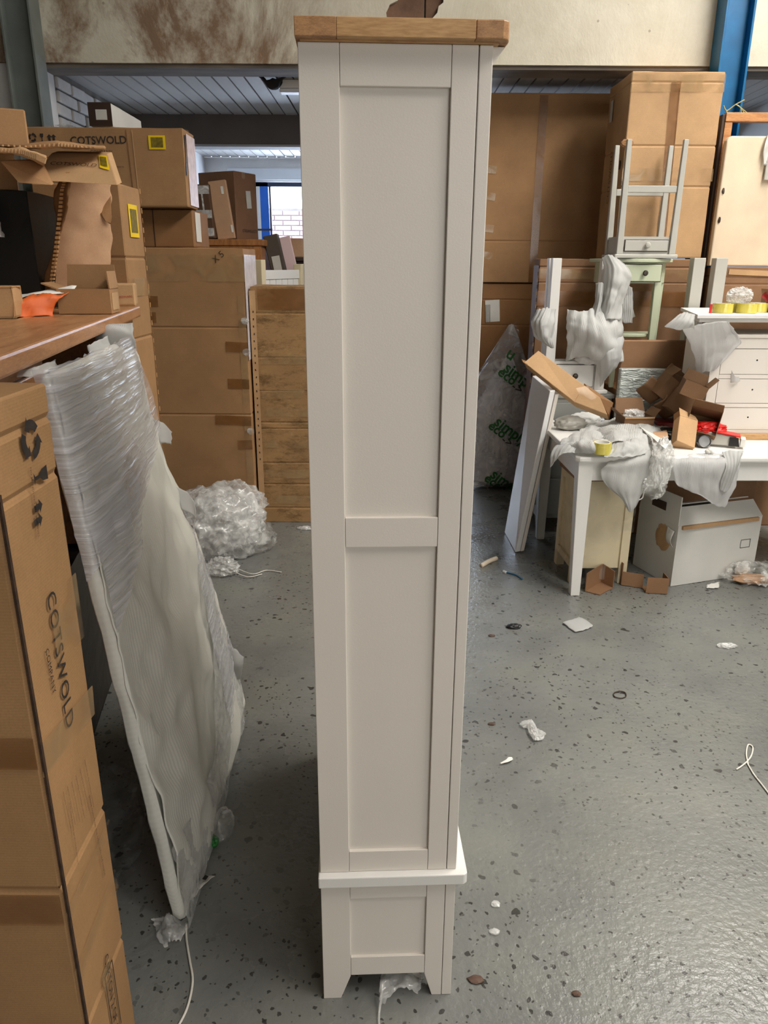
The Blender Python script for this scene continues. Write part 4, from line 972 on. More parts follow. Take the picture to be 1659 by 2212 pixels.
patch(pk, 'F', 0.085, 0.30, 0.018, 0.05, PAPER, 'label', R(-3)); patch(pk, 'F', 0.112, 0.04, 0.014, 0.05, PAPER, 'label')
dc = thing('dark_cabinet', 'dark brown cabinet at the back, behind the mouldy carton', 'cabinet', (-0.28, 6.3, 0))
bx('carcass', -0.55, 0.1, -0.25, 0.25, 0, 1.62, DARK, dc, 0.004); bx('top', -0.56, 0.12, -0.28, 0.26, 1.621, 1.65, DARK, dc, 0.004); bx('door', -0.52, -0.23, -0.268, -0.252, 0.08, 1.52, DARK, dc, 0.003); bx('door', -0.22, 0.07, -0.268, -0.252, 0.08, 1.52, DARK, dc, 0.003)
wbx = carton('small_pale_box', 'small pale box on the dark cabinet below the window', -0.82, -0.64, 6.10, 6.25, 1.652, 1.79, KRAFT_P, amp=0.003, seed=22, cat='box')
patch(wbx, 'F', 0.0, 0.01, 0.05, 0.12, LABELG, 'label')
lk = carton('long_dark_carton', 'long dark carton tilted against the stack, right of the window frame', -0.735, -0.625, 5.80, 5.90, 1.0, 1.82, board('kraft_board_grey', S(84, 76, 66)), ry=R(-12), amp=0.003, seed=23)
patch(lk, 'F', 0.025, 0.56, 0.06, 0.11, LABELG, 'label', R(-2)); face_poly(lk, 'F', [[(0, 0), (0.03, 0), (0.03, 0.1), (0, 0.1)]], 0.05, 0.44)
carton('hidden_crate', 'low dark crate the tilted carton stands on', -0.72, -0.30, 5.76, 6.0, 0.0, 0.985, DARK, amp=0.002, seed=3, cat='crate')
pkb = carton('pink_board', 'thin pale pink board tilted behind the long dark carton', -0.64, -0.545, 5.91, 5.925, 0.99, 1.81, simple('pink_board', S(226, 196, 196), 0.6, 0.05, 4), ry=R(-12), amp=0.0, seed=24, cat='board')
# white bed end standing behind the mouldy carton
be = thing('bed_end', 'white painted bed end with two posts behind the mouldy carton', 'bed end', (-0.83, 5.06, 0), R(72))
for y in (0.0, 0.62): bx('post', y - 0.0, y + 0.06, -0.03, 0.03, 0, 1.625 if y == 0 else 1.60, CREAM, be, 0.004)
bx('rail', 0.06, 0.62, -0.015, 0.015, 1.50, 1.56, WHITE2, be, 0.003); bx('rail', 0.06, 0.62, -0.015, 0.015, 0.75, 0.83, WHITE2, be, 0.003)
for k in range(6): bx('slat', 0.065 + k * 0.093, 0.150 + k * 0.093, -0.009, 0.009, 0.831, 1.499, WHITE2, be, 0.002)

# heap of clear film on the floor in front of the tall carton
fh = thing('film_heap', 'big heap of crumpled clear stretch film on the floor, by the mouldy carton', 'plastic film')
c0 = P(488, 1165, Y=4.05)
blob('heap', (c0.x - 0.06, 4.05, 0.15), (0.24, 0.22, 0.20), FILMC, fh, 0.34, 2.0, 5, 0.002, 5, smooth=True)
blob('heap_core', (c0.x - 0.06, 4.05, 0.13), (0.20, 0.18, 0.16), FILMC, fh, 0.4, 2.6, 5, 0.004, 15)
blob('lump', (c0.x + 0.02, 4.18, 0.22), (0.17, 0.14, 0.14), FILMC, fh, 0.4, 2.2, 4, 0.002, 6, smooth=True)
blob('lump', (c0.x + 0.13, 4.08, 0.08), (0.14, 0.11, 0.09), FILMD, fh, 0.35, 2.0, 4, 0.002, 7, smooth=True)
blob('foam_lump', (c0.x + 0.105, 4.26, 0.215), (0.05, 0.05, 0.075), FOAM, fh, 0.15, 2.0, 3, 0.002, 8, smooth=True)
c1 = P(482, 1240, Z=0)
fk = thing('film_knot', 'small twisted knot of clear film with trailing strings in front of the heap', 'plastic film', (c1.x, c1.y, 0))
blob('knot', (0, 0.0, 0.04), (0.07, 0.05, 0.045), FILMC, fk, 0.5, 2.4, 4, 0.002, 9)
tube('string', [P(505, 1225, Z=0.02) - c1, P(545, 1240, Z=0.01) - c1, P(575, 1232, Z=0.006) - c1, P(608, 1236, Z=0.006) - c1], 0.003, STRING, fk)
tube('string', [P(505, 1235, Z=0.02) - c1, P(535, 1246, Z=0.01) - c1, P(566, 1240, Z=0.006) - c1], 0.003, STRING, fk)

# ------------------------------------------------------------------ right side: the cartons behind
b0 = carton('barcoded_carton', 'brown carton with a white barcode label behind the clear sack', 0.705, 1.80, 5.62, 6.1, 0.0, 1.478, KRAFT_D, amp=0.005, seed=31, creases=(1.18, 1.36))
barcode(b0, 'F', 0.035, 1.20, 0.105, 0.155, R(4), True)
patch(b0, 'L', 0.40, 0.0, 0.07, 1.46, simple('white_film', S(222, 214, 220), 0.3, 0.1, 20, 0.6, 40), 'film_patch')
b1 = carton('upper_carton', 'tall brown carton under the lintel, on top of the barcoded one', 0.692, 1.80, 5.60, 6.05, 1.482, 2.70, KRAFT, amp=0.007, seed=32, creases=(0.28,))
patch(b1, 'F', 0.34, 0.0, 0.055, 1.2, TAPE, 'tape')
for v_ in (0.16, 0.34, 0.55, 0.72): patch(b1, 'F', 0.01, v_, 0.06, 0.05, TAPE_C, 'tape', R(random.uniform(-8, 8)))
r1 = carton('wide_carton', 'wide brown carton with crushed top edge behind the furniture pile', 0.945, 1.975, 4.80, 4.965, 0.0, 1.642, KRAFT_R, amp=0.008, seed=33, creases=(1.50, 1.59))
patch(r1, 'F', 0.0, 1.36, 1.0, 0.09, TAPE, 'tape'); patch(r1, 'F', 0.0, 1.52, 1.0, 0.06, TAPE_C, 'tape')
patch(r1, 'L', 0.0, 0.0, 0.165, 1.60, simple('dark_red_tape', S(104, 70, 48), 0.5, 0.2, 12, 0.2, 60), 'side_tape', 0, 0.0008)
barcode(r1, 'F', 0.555, 1.27, 0.075, 0.15, R(22), True)
for k in range(40): patch(r1, 'L', 0.15, 0.02 + k * 0.039, 0.014, 0.022, DARK if k % 2 else KRAFT_L, 'flute', 0, 0.004)
u1 = carton('big_carton', 'big upright carton with taped front standing beside the blue column', 1.400, 1.938, 4.80, 5.24, 1.648, 2.655, KRAFT_L, amp=0.007, seed=34, creases=(0.40, 0.62, 0.95))
W_, D_, H_ = u1['dims']
patch(u1, 'F', W_ * 0.46, 0.02, 0.055, 0.93, TAPE, 'tape', R(1)); patch(u1, 'F', 0.0, 0.43, W_, 0.07, TAPE_C, 'tape'); patch(u1, 'F', 0.0, 0.90, W_, 0.09, TAPE_C, 'tape')
patch(u1, 'F', W_ * 0.47 + 0.05, 0.02, 0.003, 0.9, KRAFT_D, 'seam', R(1.5))
fit(face_text(u1, 'L', 'COTSWOLD', 0.20, 0.32, 0.05, INKF, R(90)), 0.30); fit(face_text(u1, 'L', 'handle with care', 0.27, 0.14, 0.03, INKF, R(90)), 0.42)
patch(u1, 'L', 0.06, 0.80, 0.05, 0.12, LABELG, 'label', label='small white barcode label')
patch(u1, 'L', 0.36, 0.50, 0.02, 0.05, BLACK, 'hand_hole')
for v_ in (0.02, 0.63): blob('torn_corner', (-W_ / 2 + 0.01, -D_ / 2 - 0.004, v_), (0.03, 0.012, 0.018), KRAFT_D, u1, 0.6, 2.5, 3, None, int(v_ * 10) + 2)
# clear sack with green lettering
def sack():
    r_ = thing('clear_sack', 'full clear plastic sack with green lettering standing on the floor', 'sack', (0.835, 5.42, 0))
    def shaper(rx, ry, zt):
        def shp(p, d):
            h = max(1e-5, math.hypot(d.x, d.y)); t = (d.z + 1) / 2
            s = math.sqrt((p.x / rx) ** 2 + (p.y / ry) ** 2 + (p.z / (zt / 2)) ** 2)
            r = min(1.0, math.sqrt(max(0, t) / 0.05)) * (1.0 if t < 0.60 else max(0.0, 1 - ((t - 0.60) / 0.40) ** 1.25 * 0.93))
            if t > 0.995: r *= 0.2
            return V((d.x / h * rx * r * s + 0.03 * t + 0.07 * max(0, t - 0.5), d.y / h * ry * r * s, t * zt - zt / 2))
        return shp
    b = blob('body', (0, 0, 0.60), (0.215, 0.135, 0.63), BAG, r_, 0.14, 2.4, 5, 0.003, 4, smooth=True, shape=shaper(0.19, 0.125, 1.21))
    inner = blob('contents', (0, 0, 0.50), (0.165, 0.11, 0.47), simple('white_scraps', S(234, 232, 234), 0.5, 0.10, 9, 0.3, 20), r_, 0.22, 3.2, 5, 0.006, 5, shape=shaper(0.165, 0.105, 0.98))
    from mathutils.bvhtree import BVHTree
    me = b.data; bvh = BVHTree.FromPolygons([v.co.copy() for v in me.vertices], [tuple(p.vertices) for p in me.polygons])
    def print_on(s, px, py, size, rot, mat):
        o = text_mesh('lettering', s, size, mat, r_, 'LEFT', 0.0022 if mat is GREENP else 0.0)
        og = P(px, py, Y=5.3) - V(r_.location)
        c, sn = math.cos(rot), math.sin(rot)
        for v in o.data.vertices:
            x = og.x + v.co.x * c - v.co.y * sn; z = og.z + v.co.x * sn + v.co.y * c
            hit = bvh.ray_cast(V((x, -1.0, z)), V((0, 1, 0)))
            y = hit[0].y - 0.006 if hit[0] else -0.10
            v.co = V((x, y, z))
        return o
    for (x, y) in ((1086, 800), (1064, 914), (1056, 1027)):
        print_on('simply', x, y, 0.115, R(-36), GREENP)
        print_on('eco', x - 12, y + 8, 0.095, R(-36), GREENP)
        print_on('->', x + 16, y + 37, 0.09, R(-38), INK)
    print_on('u', 1092, 770, 0.12, R(-36), GREENP)
    neck = sheet('neck', [[V((0.02, -0.02, 1.05)), V((0.07, -0.06, 1.04)), V((0.13, -0.01, 1.05))], [V((0.05, -0.02, 1.15)), V((0.085, -0.03, 1.14)), V((0.12, 0.0, 1.15))], [V((0.075, -0.02, 1.22)), V((0.09, -0.02, 1.225)), V((0.10, 0.0, 1.21))]], FILMD, r_, 12, 12, 0.02, 14, 0, 0.01, 3)
    return r_
sack()
sp = P(1040, 1058, Z=0)
o = sheet('plastic_scrap', [[sp + V((-0.12, 0, 0.01)), sp + V((0, -0.02, 0.03)), sp + V((0.06, 0, 0.01))], [sp + V((-0.12, 0.12, 0.05)), sp + V((0, 0.1, 0.10)), sp + V((0.02, 0.12, 0.04))]], FILMC, None, 12, 10, 0.02, 14, 0, 0.01, 5)
tag(o, 'white crumpled plastic scrap at the foot of the clear sack', 'plastic film')

# right edge: padded headboard in a pine frame on a carton
rc = carton('low_carton', 'brown carton with a ragged top under the cream padded panel', 1.985, 2.75, 4.55, 4.90, 0.0, 1.60, KRAFT_R, amp=0.01, seed=35, creases=(1.50, 1.54))
patch(rc, 'F', 0.02, 1.555, 0.70, 0.03, KRAFT_L, 'torn_strip', R(-2))
pf = thing('pine_frame', 'pine timber frame behind the cream padded panel', 'frame', (1.985, 4.86, 1.602))
bx('upright', 0.0, 0.045, -0.02, 0.02, 0, 0.80, PINE, pf, 0.003); bx('upright', 0.60, 0.645, -0.02, 0.02, 0, 0.80, PINE, pf, 0.003); bx('rail', -0.0, 0.70, -0.025, 0.02, 0.801, 0.85, PINE, pf, 0.003)
bx('backing', -0.02, -0.004, -0.02, 0.10, 0, 0.84, DARK, pf, 0.002)
hb = thing('padded_panel', 'cream padded headboard panel standing against the pine frame', 'headboard', (1.975, 4.78, 1.602))
prism('panel', [(0.0, 0.0), (0.62, 0.0), (0.62, 0.715), (0.03, 0.715), (0.012, 0.708), (0.003, 0.69)], 'y', -0.02, 0.03, CREAMFAB, hb, 0.008)
for z in (0.26, 0.42): blob('tear', (0.02, -0.024, z), (0.006, 0.003, 0.012), DARK, hb, 0.8, 2, 2, None, int(z * 10))
gp_ = thing('grey_board', 'small grey board hanging over the top of the padded panel', 'board', (2.215, 4.74, 2.10))
bx('board', 0, 0.22, -0.006, 0.006, -0.02, 0.27, GREYP, gp_, 0.003); sheet('torn_paper', [[V((-0.015, -0.008, 0.06)), V((0.0, -0.012, 0.06))], [V((-0.03, -0.008, 0.16)), V((0.0, -0.012, 0.18))], [V((-0.005, -0.01, 0.26)), V((0.06, -0.012, 0.30))]], PAPER, gp_, 8, 12, 0.008, 20, 0.001, 0.006, 3)
# twine tied round the blue column
tw = thing('twine', 'twine tied round the blue column with a frayed knot', 'twine')
k0 = P(1568, 226, Y=4.94)
tube('cord', [P(1563, 228, Y=4.955), P(1570, 239, Y=4.955), P(1589, 226, Y=4.95), P(1608, 216, Y=4.955)], 0.0035, TWINE, tw)
tube('cord', [P(1570, 239, Y=4.955), P(1566, 270, Y=4.955)], 0.0035, TWINE, tw)
for e in ((1602, 250), (1610, 248), (1615, 245)): tube('frayed_end', [P(1590, 226, Y=4.95), P(1599, 232, Y=4.94), P(*e, Y=4.94)], 0.003, TWINE, tw)

# ------------------------------------------------------------------ furniture pile
def side_table(name, label, loc, w, d, h, mat, leg=0.045, over=0.02, apron=0.14, rot=(0, 0, 0), drawer=True, knob=KNOB, shelf=None, top_t=0.022, taper=0.75, rail=None):
    r_ = thing(name, label, 'side table', loc, rot)
    x, y = w / 2, d / 2
    bx('top', -x - over, x + over, -y - over, y + over, h - top_t, h, mat, r_, 0.005)
    for sx in (-1, 1):
        for sy in (-1, 1):
            a, b = leg, leg * taper
            cx, cy = sx * (x - leg / 2), sy * (y - leg / 2)
            ox, oy = sx * (leg - b) / 2, sy * (leg - b) / 2
            t4 = [V((cx + i * a / 2, cy + j * a / 2, h - top_t)) for i, j in ((-1, -1), (1, -1), (1, 1), (-1, 1))]
            b4 = [V((cx + ox + i * b / 2, cy + oy + j * b / 2, 0)) for i, j in ((-1, -1), (1, -1), (1, 1), (-1, 1))]
            hexa('leg', b4, t4, mat, r_, 0.003)
    z0 = h - top_t - apron
    for nm, x0, x1, y0, y1 in (('side_apron', -x + 0.008, -x + 0.026, -y + leg, y - leg), ('side_apron', x - 0.026, x - 0.008, -y + leg, y - leg), ('back_apron', -x + leg, x - leg, y - 0.026, y - 0.008)):
        bx(nm, x0, x1, y0, y1, z0, h - top_t, mat, r_)
    bx('front_apron', -x + leg, x - leg, -y + 0.016, -y + 0.03, z0, h - top_t, mat, r_)
    if drawer:
        bx('drawer_gap', -x + leg + 0.006, x - leg - 0.006, -y + 0.013, -y + 0.0155, z0 + 0.016, h - top_t - 0.014, DARK, r_)
        dr = bx('drawer', -x + leg + 0.010, x - leg - 0.010, -y + 0.003, -y + 0.0128, z0 + 0.020, h - top_t - 0.018, mat, r_, 0.002)
        lathe('knob', [(0.006, 0), (0.006, 0.010), (0.015, 0.014), (0.017, 0.022), (0.012, 0.029), (0.0, 0.031)], knob, dr, (0, -y + 0.003, (z0 + h - top_t) / 2), (R(90), 0, 0), 18)
    if shelf:
        bx('shelf', -x + 0.01, x - 0.01, -y + 0.01, y - 0.01, shelf, shelf + 0.018, mat, r_, 0.003)
    if rail:
        for sy in (-1, 1):
            bx('stretcher', -x + leg * 0.85, x - leg * 0.85, sy * (y - leg / 2) - 0.010, sy * (y - leg / 2) + 0.010, rail - 0.018, rail + 0.018, mat, r_, 0.003)
    return r_
# white table (the workbench in the foreground of the pile)
TZ = 0.735
wt = thing('white_table', 'white painted table heaped with packing foam and cartons', 'table', (0.925, 3.44, 0), R(1.0))
prism('top', [(-0.01, 0.012), (0.008, -0.012), (1.60, -0.012), (1.60, 0.89), (-0.01, 0.89)], 'z', TZ - 0.028, TZ, WHITE2, wt, 0.008)
bx('front_apron', 0.06, 1.55, 0.018, 0.038, TZ - 0.125, TZ - 0.029, WHITE2, wt, 0.002); bx('side_apron', 0.018, 0.038, 0.06, 0.86, TZ - 0.125, TZ - 0.029, WHITE2, wt, 0.002)
bx('back_apron', 0.06, 1.55, 0.85, 0.87, TZ - 0.125, TZ - 0.029, WHITE2, wt, 0.002)
for x, y in ((0.01, 0.012), (1.50, 0.012), (0.01, 0.805), (1.50, 0.805)):
    dx = 0.026 if x > 1 else 0.0; dy = 0.026 if y > 0.5 else 0.0
    hexa('leg', [V((x + dx + 0.02 * (x < 1), y + dy, 0)), V((x + 0.058 + 0.008, y + dy, 0)), V((x + 0.066, y + 0.046 + dy, 0)), V((x + dx + 0.02 * (x < 1), y + 0.046 + dy, 0))],
         [V((x, y, TZ - 0.029)), V((x + 0.072, y, TZ - 0.029)), V((x + 0.072, y + 0.072, TZ - 0.029)), V((x, y + 0.072, TZ - 0.029))], WHITE2, wt, 0.003)
# grey cabinet behind the table, carrying the upturned white side table
gc = thing('grey_cabinet', 'grey painted cabinet in shadow behind the white table', 'cabinet', (0.96, 4.42, 0))
bx('carcass', 0.0, 0.40, 0.0, 0.33, 0.09, 0.846, GREYC, gc, 0.003); bx('top', -0.012, 0.412, -0.012, 0.34, 0.847, 0.872, GREYC, gc, 0.004)
for x0, x1 in ((0, 0.05), (0.35, 0.40)):
    for y0, y1 in ((0, 0.05), (0.28, 0.33)): hexa('foot', [V((x0 + 0.01, y0 + 0.01, 0)), V((x1 - 0.01, y0 + 0.01, 0)), V((x1 - 0.01, y1 - 0.01, 0)), V((x0 + 0.01, y1 - 0.01, 0))], [V((x0, y0, 0.089)), V((x1, y0, 0.089)), V((x1, y1, 0.089)), V((x0, y1, 0.089))], GREYC, gc)
for z0, z1 in ((0.12, 0.35), (0.37, 0.58), (0.60, 0.82)):
    dr = bx('drawer', 0.03, 0.37, -0.014, -0.001, z0, z1, GREYC, gc, 0.003)
bx('side_panel', -0.006, -0.0005, 0.05, 0.28, 0.16, 0.78, GREYC, gc, 0.002)
side_table('upturned_side_table', 'white side table turned upside down, its legs wrapped in foam', (1.128, 4.507, 0.874 + 0.765), 0.36, 0.15, 0.765, WHITE2, leg=0.058, apron=0.165, rot=(0, math.pi, 0), taper=0.9)
# flat-packed carton and support behind the pile
sb = carton('support_carton', 'brown carton under the sage green half-moon table', 1.40, 1.975, 4.44, 4.78, 0.0, 0.895, KRAFT_D, amp=0.004, seed=40)
fb = carton('flat_board_carton', 'flat brown carton standing behind the pile of small boxes', 1.375, 2.30, 4.385, 4.425, 0.0, 1.192, KRAFT_R, amp=0.003, seed=41, creases=(0.9,))
# sage half-moon table
hm = thing('half_moon_table', 'sage green half-moon table with one drawer', 'side table', (1.475, 4.70, 0.897))
def dshape(rx, ry, y1=0.0, n=22):
    return [(rx, y1)] + [(rx * math.cos(math.pi * k / n), -ry * math.sin(math.pi * k / n)) for k in range(n + 1)] + [(-rx, y1)]
HZ = 0.742
prism('top', dshape(0.235, 0.245, 0.06), 'z', HZ - 0.020, HZ, SAGE, hm, 0.004)
prism('apron', dshape(0.200, 0.205, 0.05), 'z', HZ - 0.135, HZ - 0.021, SAGE, hm, 0.003)
bx('drawer_gap', -0.105, 0.118, -0.2085, -0.20, HZ - 0.128, HZ - 0.028, DARK, hm)
d_ = bx('drawer', -0.100, 0.113, -0.2200, -0.2086, HZ - 0.124, HZ - 0.032, SAGE, hm, 0.004)
lathe('knob', [(0.006, 0), (0.006, 0.010), (0.013, 0.014), (0.016, 0.022), (0.011, 0.028), (0.0, 0.030)], KNOB, d_, (0.015, -0.2200, HZ - 0.078), (R(90), 0, 0), 18)
for x, y in ((-0.165, -0.06), (0.165, -0.06), (-0.095, -0.165), (0.115, -0.165)):
    hexa('leg', [V((x + i * 0.012 * 1.0, y + j * 0.012, 0)) for i, j in ((-1, -1), (1, -1), (1, 1), (-1, 1))], [V((x + i * 0.020, y + j * 0.020, HZ - 0.10)) for i, j in ((-1, -1), (1, -1), (1, 1), (-1, 1))], SAGE, hm, 0.002)
prism('shelf', dshape(0.175, 0.18, 0.03), 'z', 0.300, 0.318, SAGE, hm, 0.003)
# grey side table upside down on it
side_table('upturned_side_table', 'small grey side table upside down on the half-moon table, legs in the air', (1.485, 4.60, 0.897 + HZ + 0.002 + 0.615), 0.335, 0.25, 0.615, GREYP, leg=0.036, over=0.012, apron=0.095, rot=(0, math.pi, 0), taper=0.7, knob=GREYP, rail=0.25)
# thick grey legs beside it: an upturned stool
us = thing('upturned_stool', 'upturned stool with two thick grey legs behind the yellow tape', 'stool', (1.885, 4.60, 0.897))
bx('seat', -0.14, 0.085, -0.14, 0.0, 0.0, 0.04, GREYP, us, 0.004)
for x, y in ((-0.085, -0.09), (0.042, -0.09)): bx('leg', x - 0.034, x + 0.034, y - 0.034, y + 0.034, 0.041, 0.748, GREYP, us, 0.003)
# chest of drawers standing on the table
dx0 = P(1526, 850, Y=3.86).x
ch = thing('chest_of_drawers', 'white three-drawer chest without knobs, standing on the table', 'chest of drawers', (dx0, 3.86, TZ + 0.012))
CH = 0.525
bx('carcass', 0.0, 0.80, 0.012, 0.36, 0.0, CH - 0.019, WHITE, ch, 0.002); bx('top', -0.012, 0.812, -0.008, 0.37, CH - 0.018, CH, WHITE, ch, 0.003)
bx('stile', 0.0, 0.050, -0.002, 0.0118, 0.0, CH - 0.019, WHITE, ch, 0.001)
zz = [(0.035, 0.150), (0.175, 0.300), (0.325, 0.452)]
for a0, a1 in ((0.0, 0.033), (0.1525, 0.1725), (0.3025, 0.3225), (0.4550, CH - 0.019)): bx('rail', 0.0505, 0.80, -0.002, 0.0118, a0, a1, WHITE, ch, 0.001)
for z0, z1 in zz:
    bx('drawer_gap', 0.051, 0.80, 0.0085, 0.0122, z0 - 0.003, z1 + 0.003, DARK, ch)
    dr = bx('drawer', 0.0525, 0.80, -0.0015, 0.0084, z0, z1, WHITE, ch, 0.001)
    lathe('screw_hole', [(0.0045, 0), (0.0045, 0.001), (0.0, 0.0012)], BLACK, dr, (0.235, -0.0015, (z0 + z1) / 2 + 0.008), (R(90), 0, 0), 10)
op = thing('oak_batten', 'oak batten lying on the table under the white chest', 'batten', (dx0 + 0.16, 3.835, TZ + 0.001))
bx('batten', 0.0, 0.70, -0.02, 0.02, 0.0, 0.028, OAK, op, 0.002)
# white low table top on the chest, and what lies on it
a, b = P(1507, 680, Z=1.372), P(1453, 657, Z=1.372)
lt = thing('low_white_table', 'white two-layer table top on short legs, standing on the chest of drawers', 'side table')
e = V((0.62, 0.03, 0)); dn = V((0, 0, -0.018))
back = (b - a) * 0.62
hexa('top', [a + dn, a + e + dn, a + e + back + dn, a + back + dn], [a, a + e, a + e + back, a + back], WHITE2, lt, 0.002)
a2 = a + V((0.02, 0.02, -0.0195)); e2 = V((0.60, 0.03, 0)); bk2 = (b - a) * 0.58
hexa('lower_top', [a2 + dn, a2 + e2 + dn, a2 + e2 + bk2 + dn, a2 + bk2 + dn], [a2, a2 + e2, a2 + e2 + bk2, a2 + bk2], WHITE2, lt, 0.002)
zt = TZ + 0.012 + CH
for f, g in ((0.12, 0.12), (0.9, 0.12), (0.12, 0.75), (0.9, 0.75)):
    c = a2 + e2 * f + bk2 * g; c.y = max(c.y, 3.89)
    bx('leg', c.x - 0.016, c.x + 0.016, c.y - 0.016, c.y + 0.016, zt + 0.001, a2.z - 0.019, WHITE2, lt)
# rolls of yellow tape in a clear pack
def roll(name, label, loc, r0=0.052, r1=0.038, h=0.05, rot=(0, 0, 0), group=None):
    r_ = thing(name, label, 'tape roll', loc, rot, group)
    lathe('tape', [(r1, 0), (r0, 0), (r0, h), (r1, h), (r1, 0)], YTAPE, r_, seg=32)
    lathe('core', [(r1 - 0.004, 0.001), (r1 - 0.0005, 0.001), (r1 - 0.0005, h + 0.001), (r1 - 0.004, h + 0.001), (r1 - 0.004, 0.001)], PAPER, r_, seg=32)
    return r_
names = ('leftmost yellow tape roll of the wrapped pack on the white top', 'second yellow tape roll from the left, red strip beside it', 'third yellow tape roll from the left in the wrapped pack', 'rightmost yellow tape roll, beside the brown tray')
for i, px in enumerate((1534, 1558, 1582, 1604)):
    q = P(px, 672 - 2 * (i % 2), Z=1.373)
    roll('tape_roll', names[i], (q.x, a.y + 0.16 + 0.09 * (i % 2), 1.3735), 0.050, 0.037, 0.046, group='tape rolls on the white top')
q = P(1550, 668, Z=1.40); o = bx('red_strip', q.x - 0.006, q.x + 0.006, a.y + 0.06, a.y + 0.064, 1.376, 1.42, RED); tag(o, 'thin red tear strip on the pack of yellow tape', 'strip')
o = blob('film_tuft', (P(1597, 645, Y=a.y + 0.2).x, a.y + 0.2, 1.455), (0.05, 0.045, 0.035), FILMC, None, 0.5, 2.4, 4, 1.421, 12); tag(o, 'crumpled clear film tuft on top of the yellow tape', 'plastic film')
q = P(1600, 668, Z=1.373)
tb2 = openbox('brown_tray', 'brown carton tray of rags on the white top at the right edge', (q.x + 0.19, a.y + 0.26, 1.3745), (0.32, 0.20, 0.085), (0, 0, R(-8)), KRAFT_D, (('L', 15, 0.03),))
for i, (mx, px_, py_) in enumerate(((PAPER, 0.0, -0.03), (RED, -0.08, 0.02), (PAPER, 0.08, 0.03))): blob('rag', (px_, py_, 0.075), (0.08, 0.06, 0.04), mx, tb2, 0.4, 2.2, 3, 0.03, 20 + i, smooth=True)

# ------------------------------------------------------------------ leaning white boards, cream cabinet, white carton under the table
lb = thing('leaning_board', 'long white board leaning on the grey cabinet, its face lit blue by the window', 'board')
A0, A1 = P(1113, 1193, Z=0.002), P(1090, 1150, Z=0.002); T0 = P(1188, 845, Y=4.02); T1 = P(1150, 812, Y=4.36)
off = V((0.030, 0.006, 0.004))
hexa('board', [A0, A1, A1 + off, A0 + off], [T0, T1, T1 + off, T0 + off], GLOSSW, lb, 0.003)
lb2 = thing('leaning_board', 'second white board standing right behind the blue-lit leaning one', 'board')
o1 = V((0.032, 0.010, 0.0)); off = V((0.022, 0.004, 0.004))
hexa('board', [A0 + o1, A1 + o1, A1 + o1 + off, A0 + o1 + off], [T0 + o1 + V((0, 0, -0.02)), T1 + o1 + V((0, 0, -0.02)), T1 + o1 + off + V((0, 0, -0.02)), T0 + o1 + off + V((0, 0, -0.02))], WHITE, lb2, 0.003)
cbx = thing('cream_cabinet', 'cream bedside cabinet with brown top in clear film, under the table', 'cabinet', (0.985, 3.60, 0), R(3))
bx('carcass', 0.012, 0.288, 0.012, 0.30, 0.085, 0.565, CREAM, cbx); bx('top', -0.012, 0.312, -0.012, 0.318, 0.566, 0.592, wood('brown_top', S(150, 104, 76), S(112, 74, 52), 2.5, 0.4, (12, 2, 12)), cbx, 0.004)
for x0, x1 in ((0, 0.045), (0.255, 0.30)):
    for y0, y1 in ((0, 0.045), (0.27, 0.315)): bx('leg', x0, x1, y0, y1, 0.0, 0.565, CREAM, cbx, 0.002)
bx('side_rail', -0.001, 0.011, 0.0455, 0.2695, 0.085, 0.125, CREAM, cbx, 0.001); bx('side_rail', -0.001, 0.011, 0.0455, 0.2695, 0.52, 0.565, CREAM, cbx, 0.001)
sheet('film', [[V((-0.006, 0.32, 0.01)), V((-0.006, 0.16, 0.02)), V((-0.008, -0.004, 0.005)), V((0.15, -0.008, 0.03)), V((0.306, -0.006, 0.004))], [V((-0.008, 0.32, 0.3)), V((-0.006, 0.16, 0.3)), V((-0.008, -0.006, 0.3)), V((0.15, -0.010, 0.3)), V((0.308, -0.006, 0.3))], [V((-0.008, 0.32, 0.56)), V((-0.006, 0.16, 0.56)), V((-0.008, -0.006, 0.56)), V((0.15, -0.010, 0.56)), V((0.308, -0.006, 0.56))]], film('cabinet_film', 0.93, S(220, 214, 200), 9.0, (1, 1, 1), 0.35, 0.14, detail=2.0, lo=0.9), cbx, 40, 24, 0.003, 12, 0, 0.004, 5, linear=True, fine=0.001)
# white carton lying open
wv0, wv1 = P(1448, 1267, Z=0.001), P(1625, 1240, Z=0.001)
ang = math.atan2(wv1.y - wv0.y, wv1.x - wv0.x); wl_ = (wv1 - wv0).length
ud = V((-math.sin(ang), math.cos(ang), 0))
ct = (wv0 + wv1) / 2 + ud * 0.16
wc = openbox('white_carton', 'open white carton with a hand hole and raised flap, under the table', (ct.x, ct.y, 0.002), (wl_, 0.32, 0.335), (0, 0, ang), CARTON_W, (('L', -4, 0.15), ('F', -38, 0.10), ('B', -70, 0.24)), 0.006)
patch(wc, 'L', 0.10, 0.385, 0.11, 0.045, DARK, 'hand_hole'); face_poly(wc, 'F', [[(0, 0), (0.065, 0), (0.065, 0.003), (0, 0.003)], [(0, 0.045), (0.065, 0.045), (0.065, 0.048), (0, 0.048)], [(0, 0), (0.003, 0), (0.003, 0.048), (0, 0.048)], [(0.062, 0), (0.065, 0), (0.065, 0.048), (0.062, 0.048)]], wl_ - 0.12, 0.165)
blob('torn_patch', (-wl_ / 2 - 0.002, -0.06, 0.24), (0.003, 0.05, 0.06), KRAFT_L, wc, 0.4, 2.5, 3, None, 4)
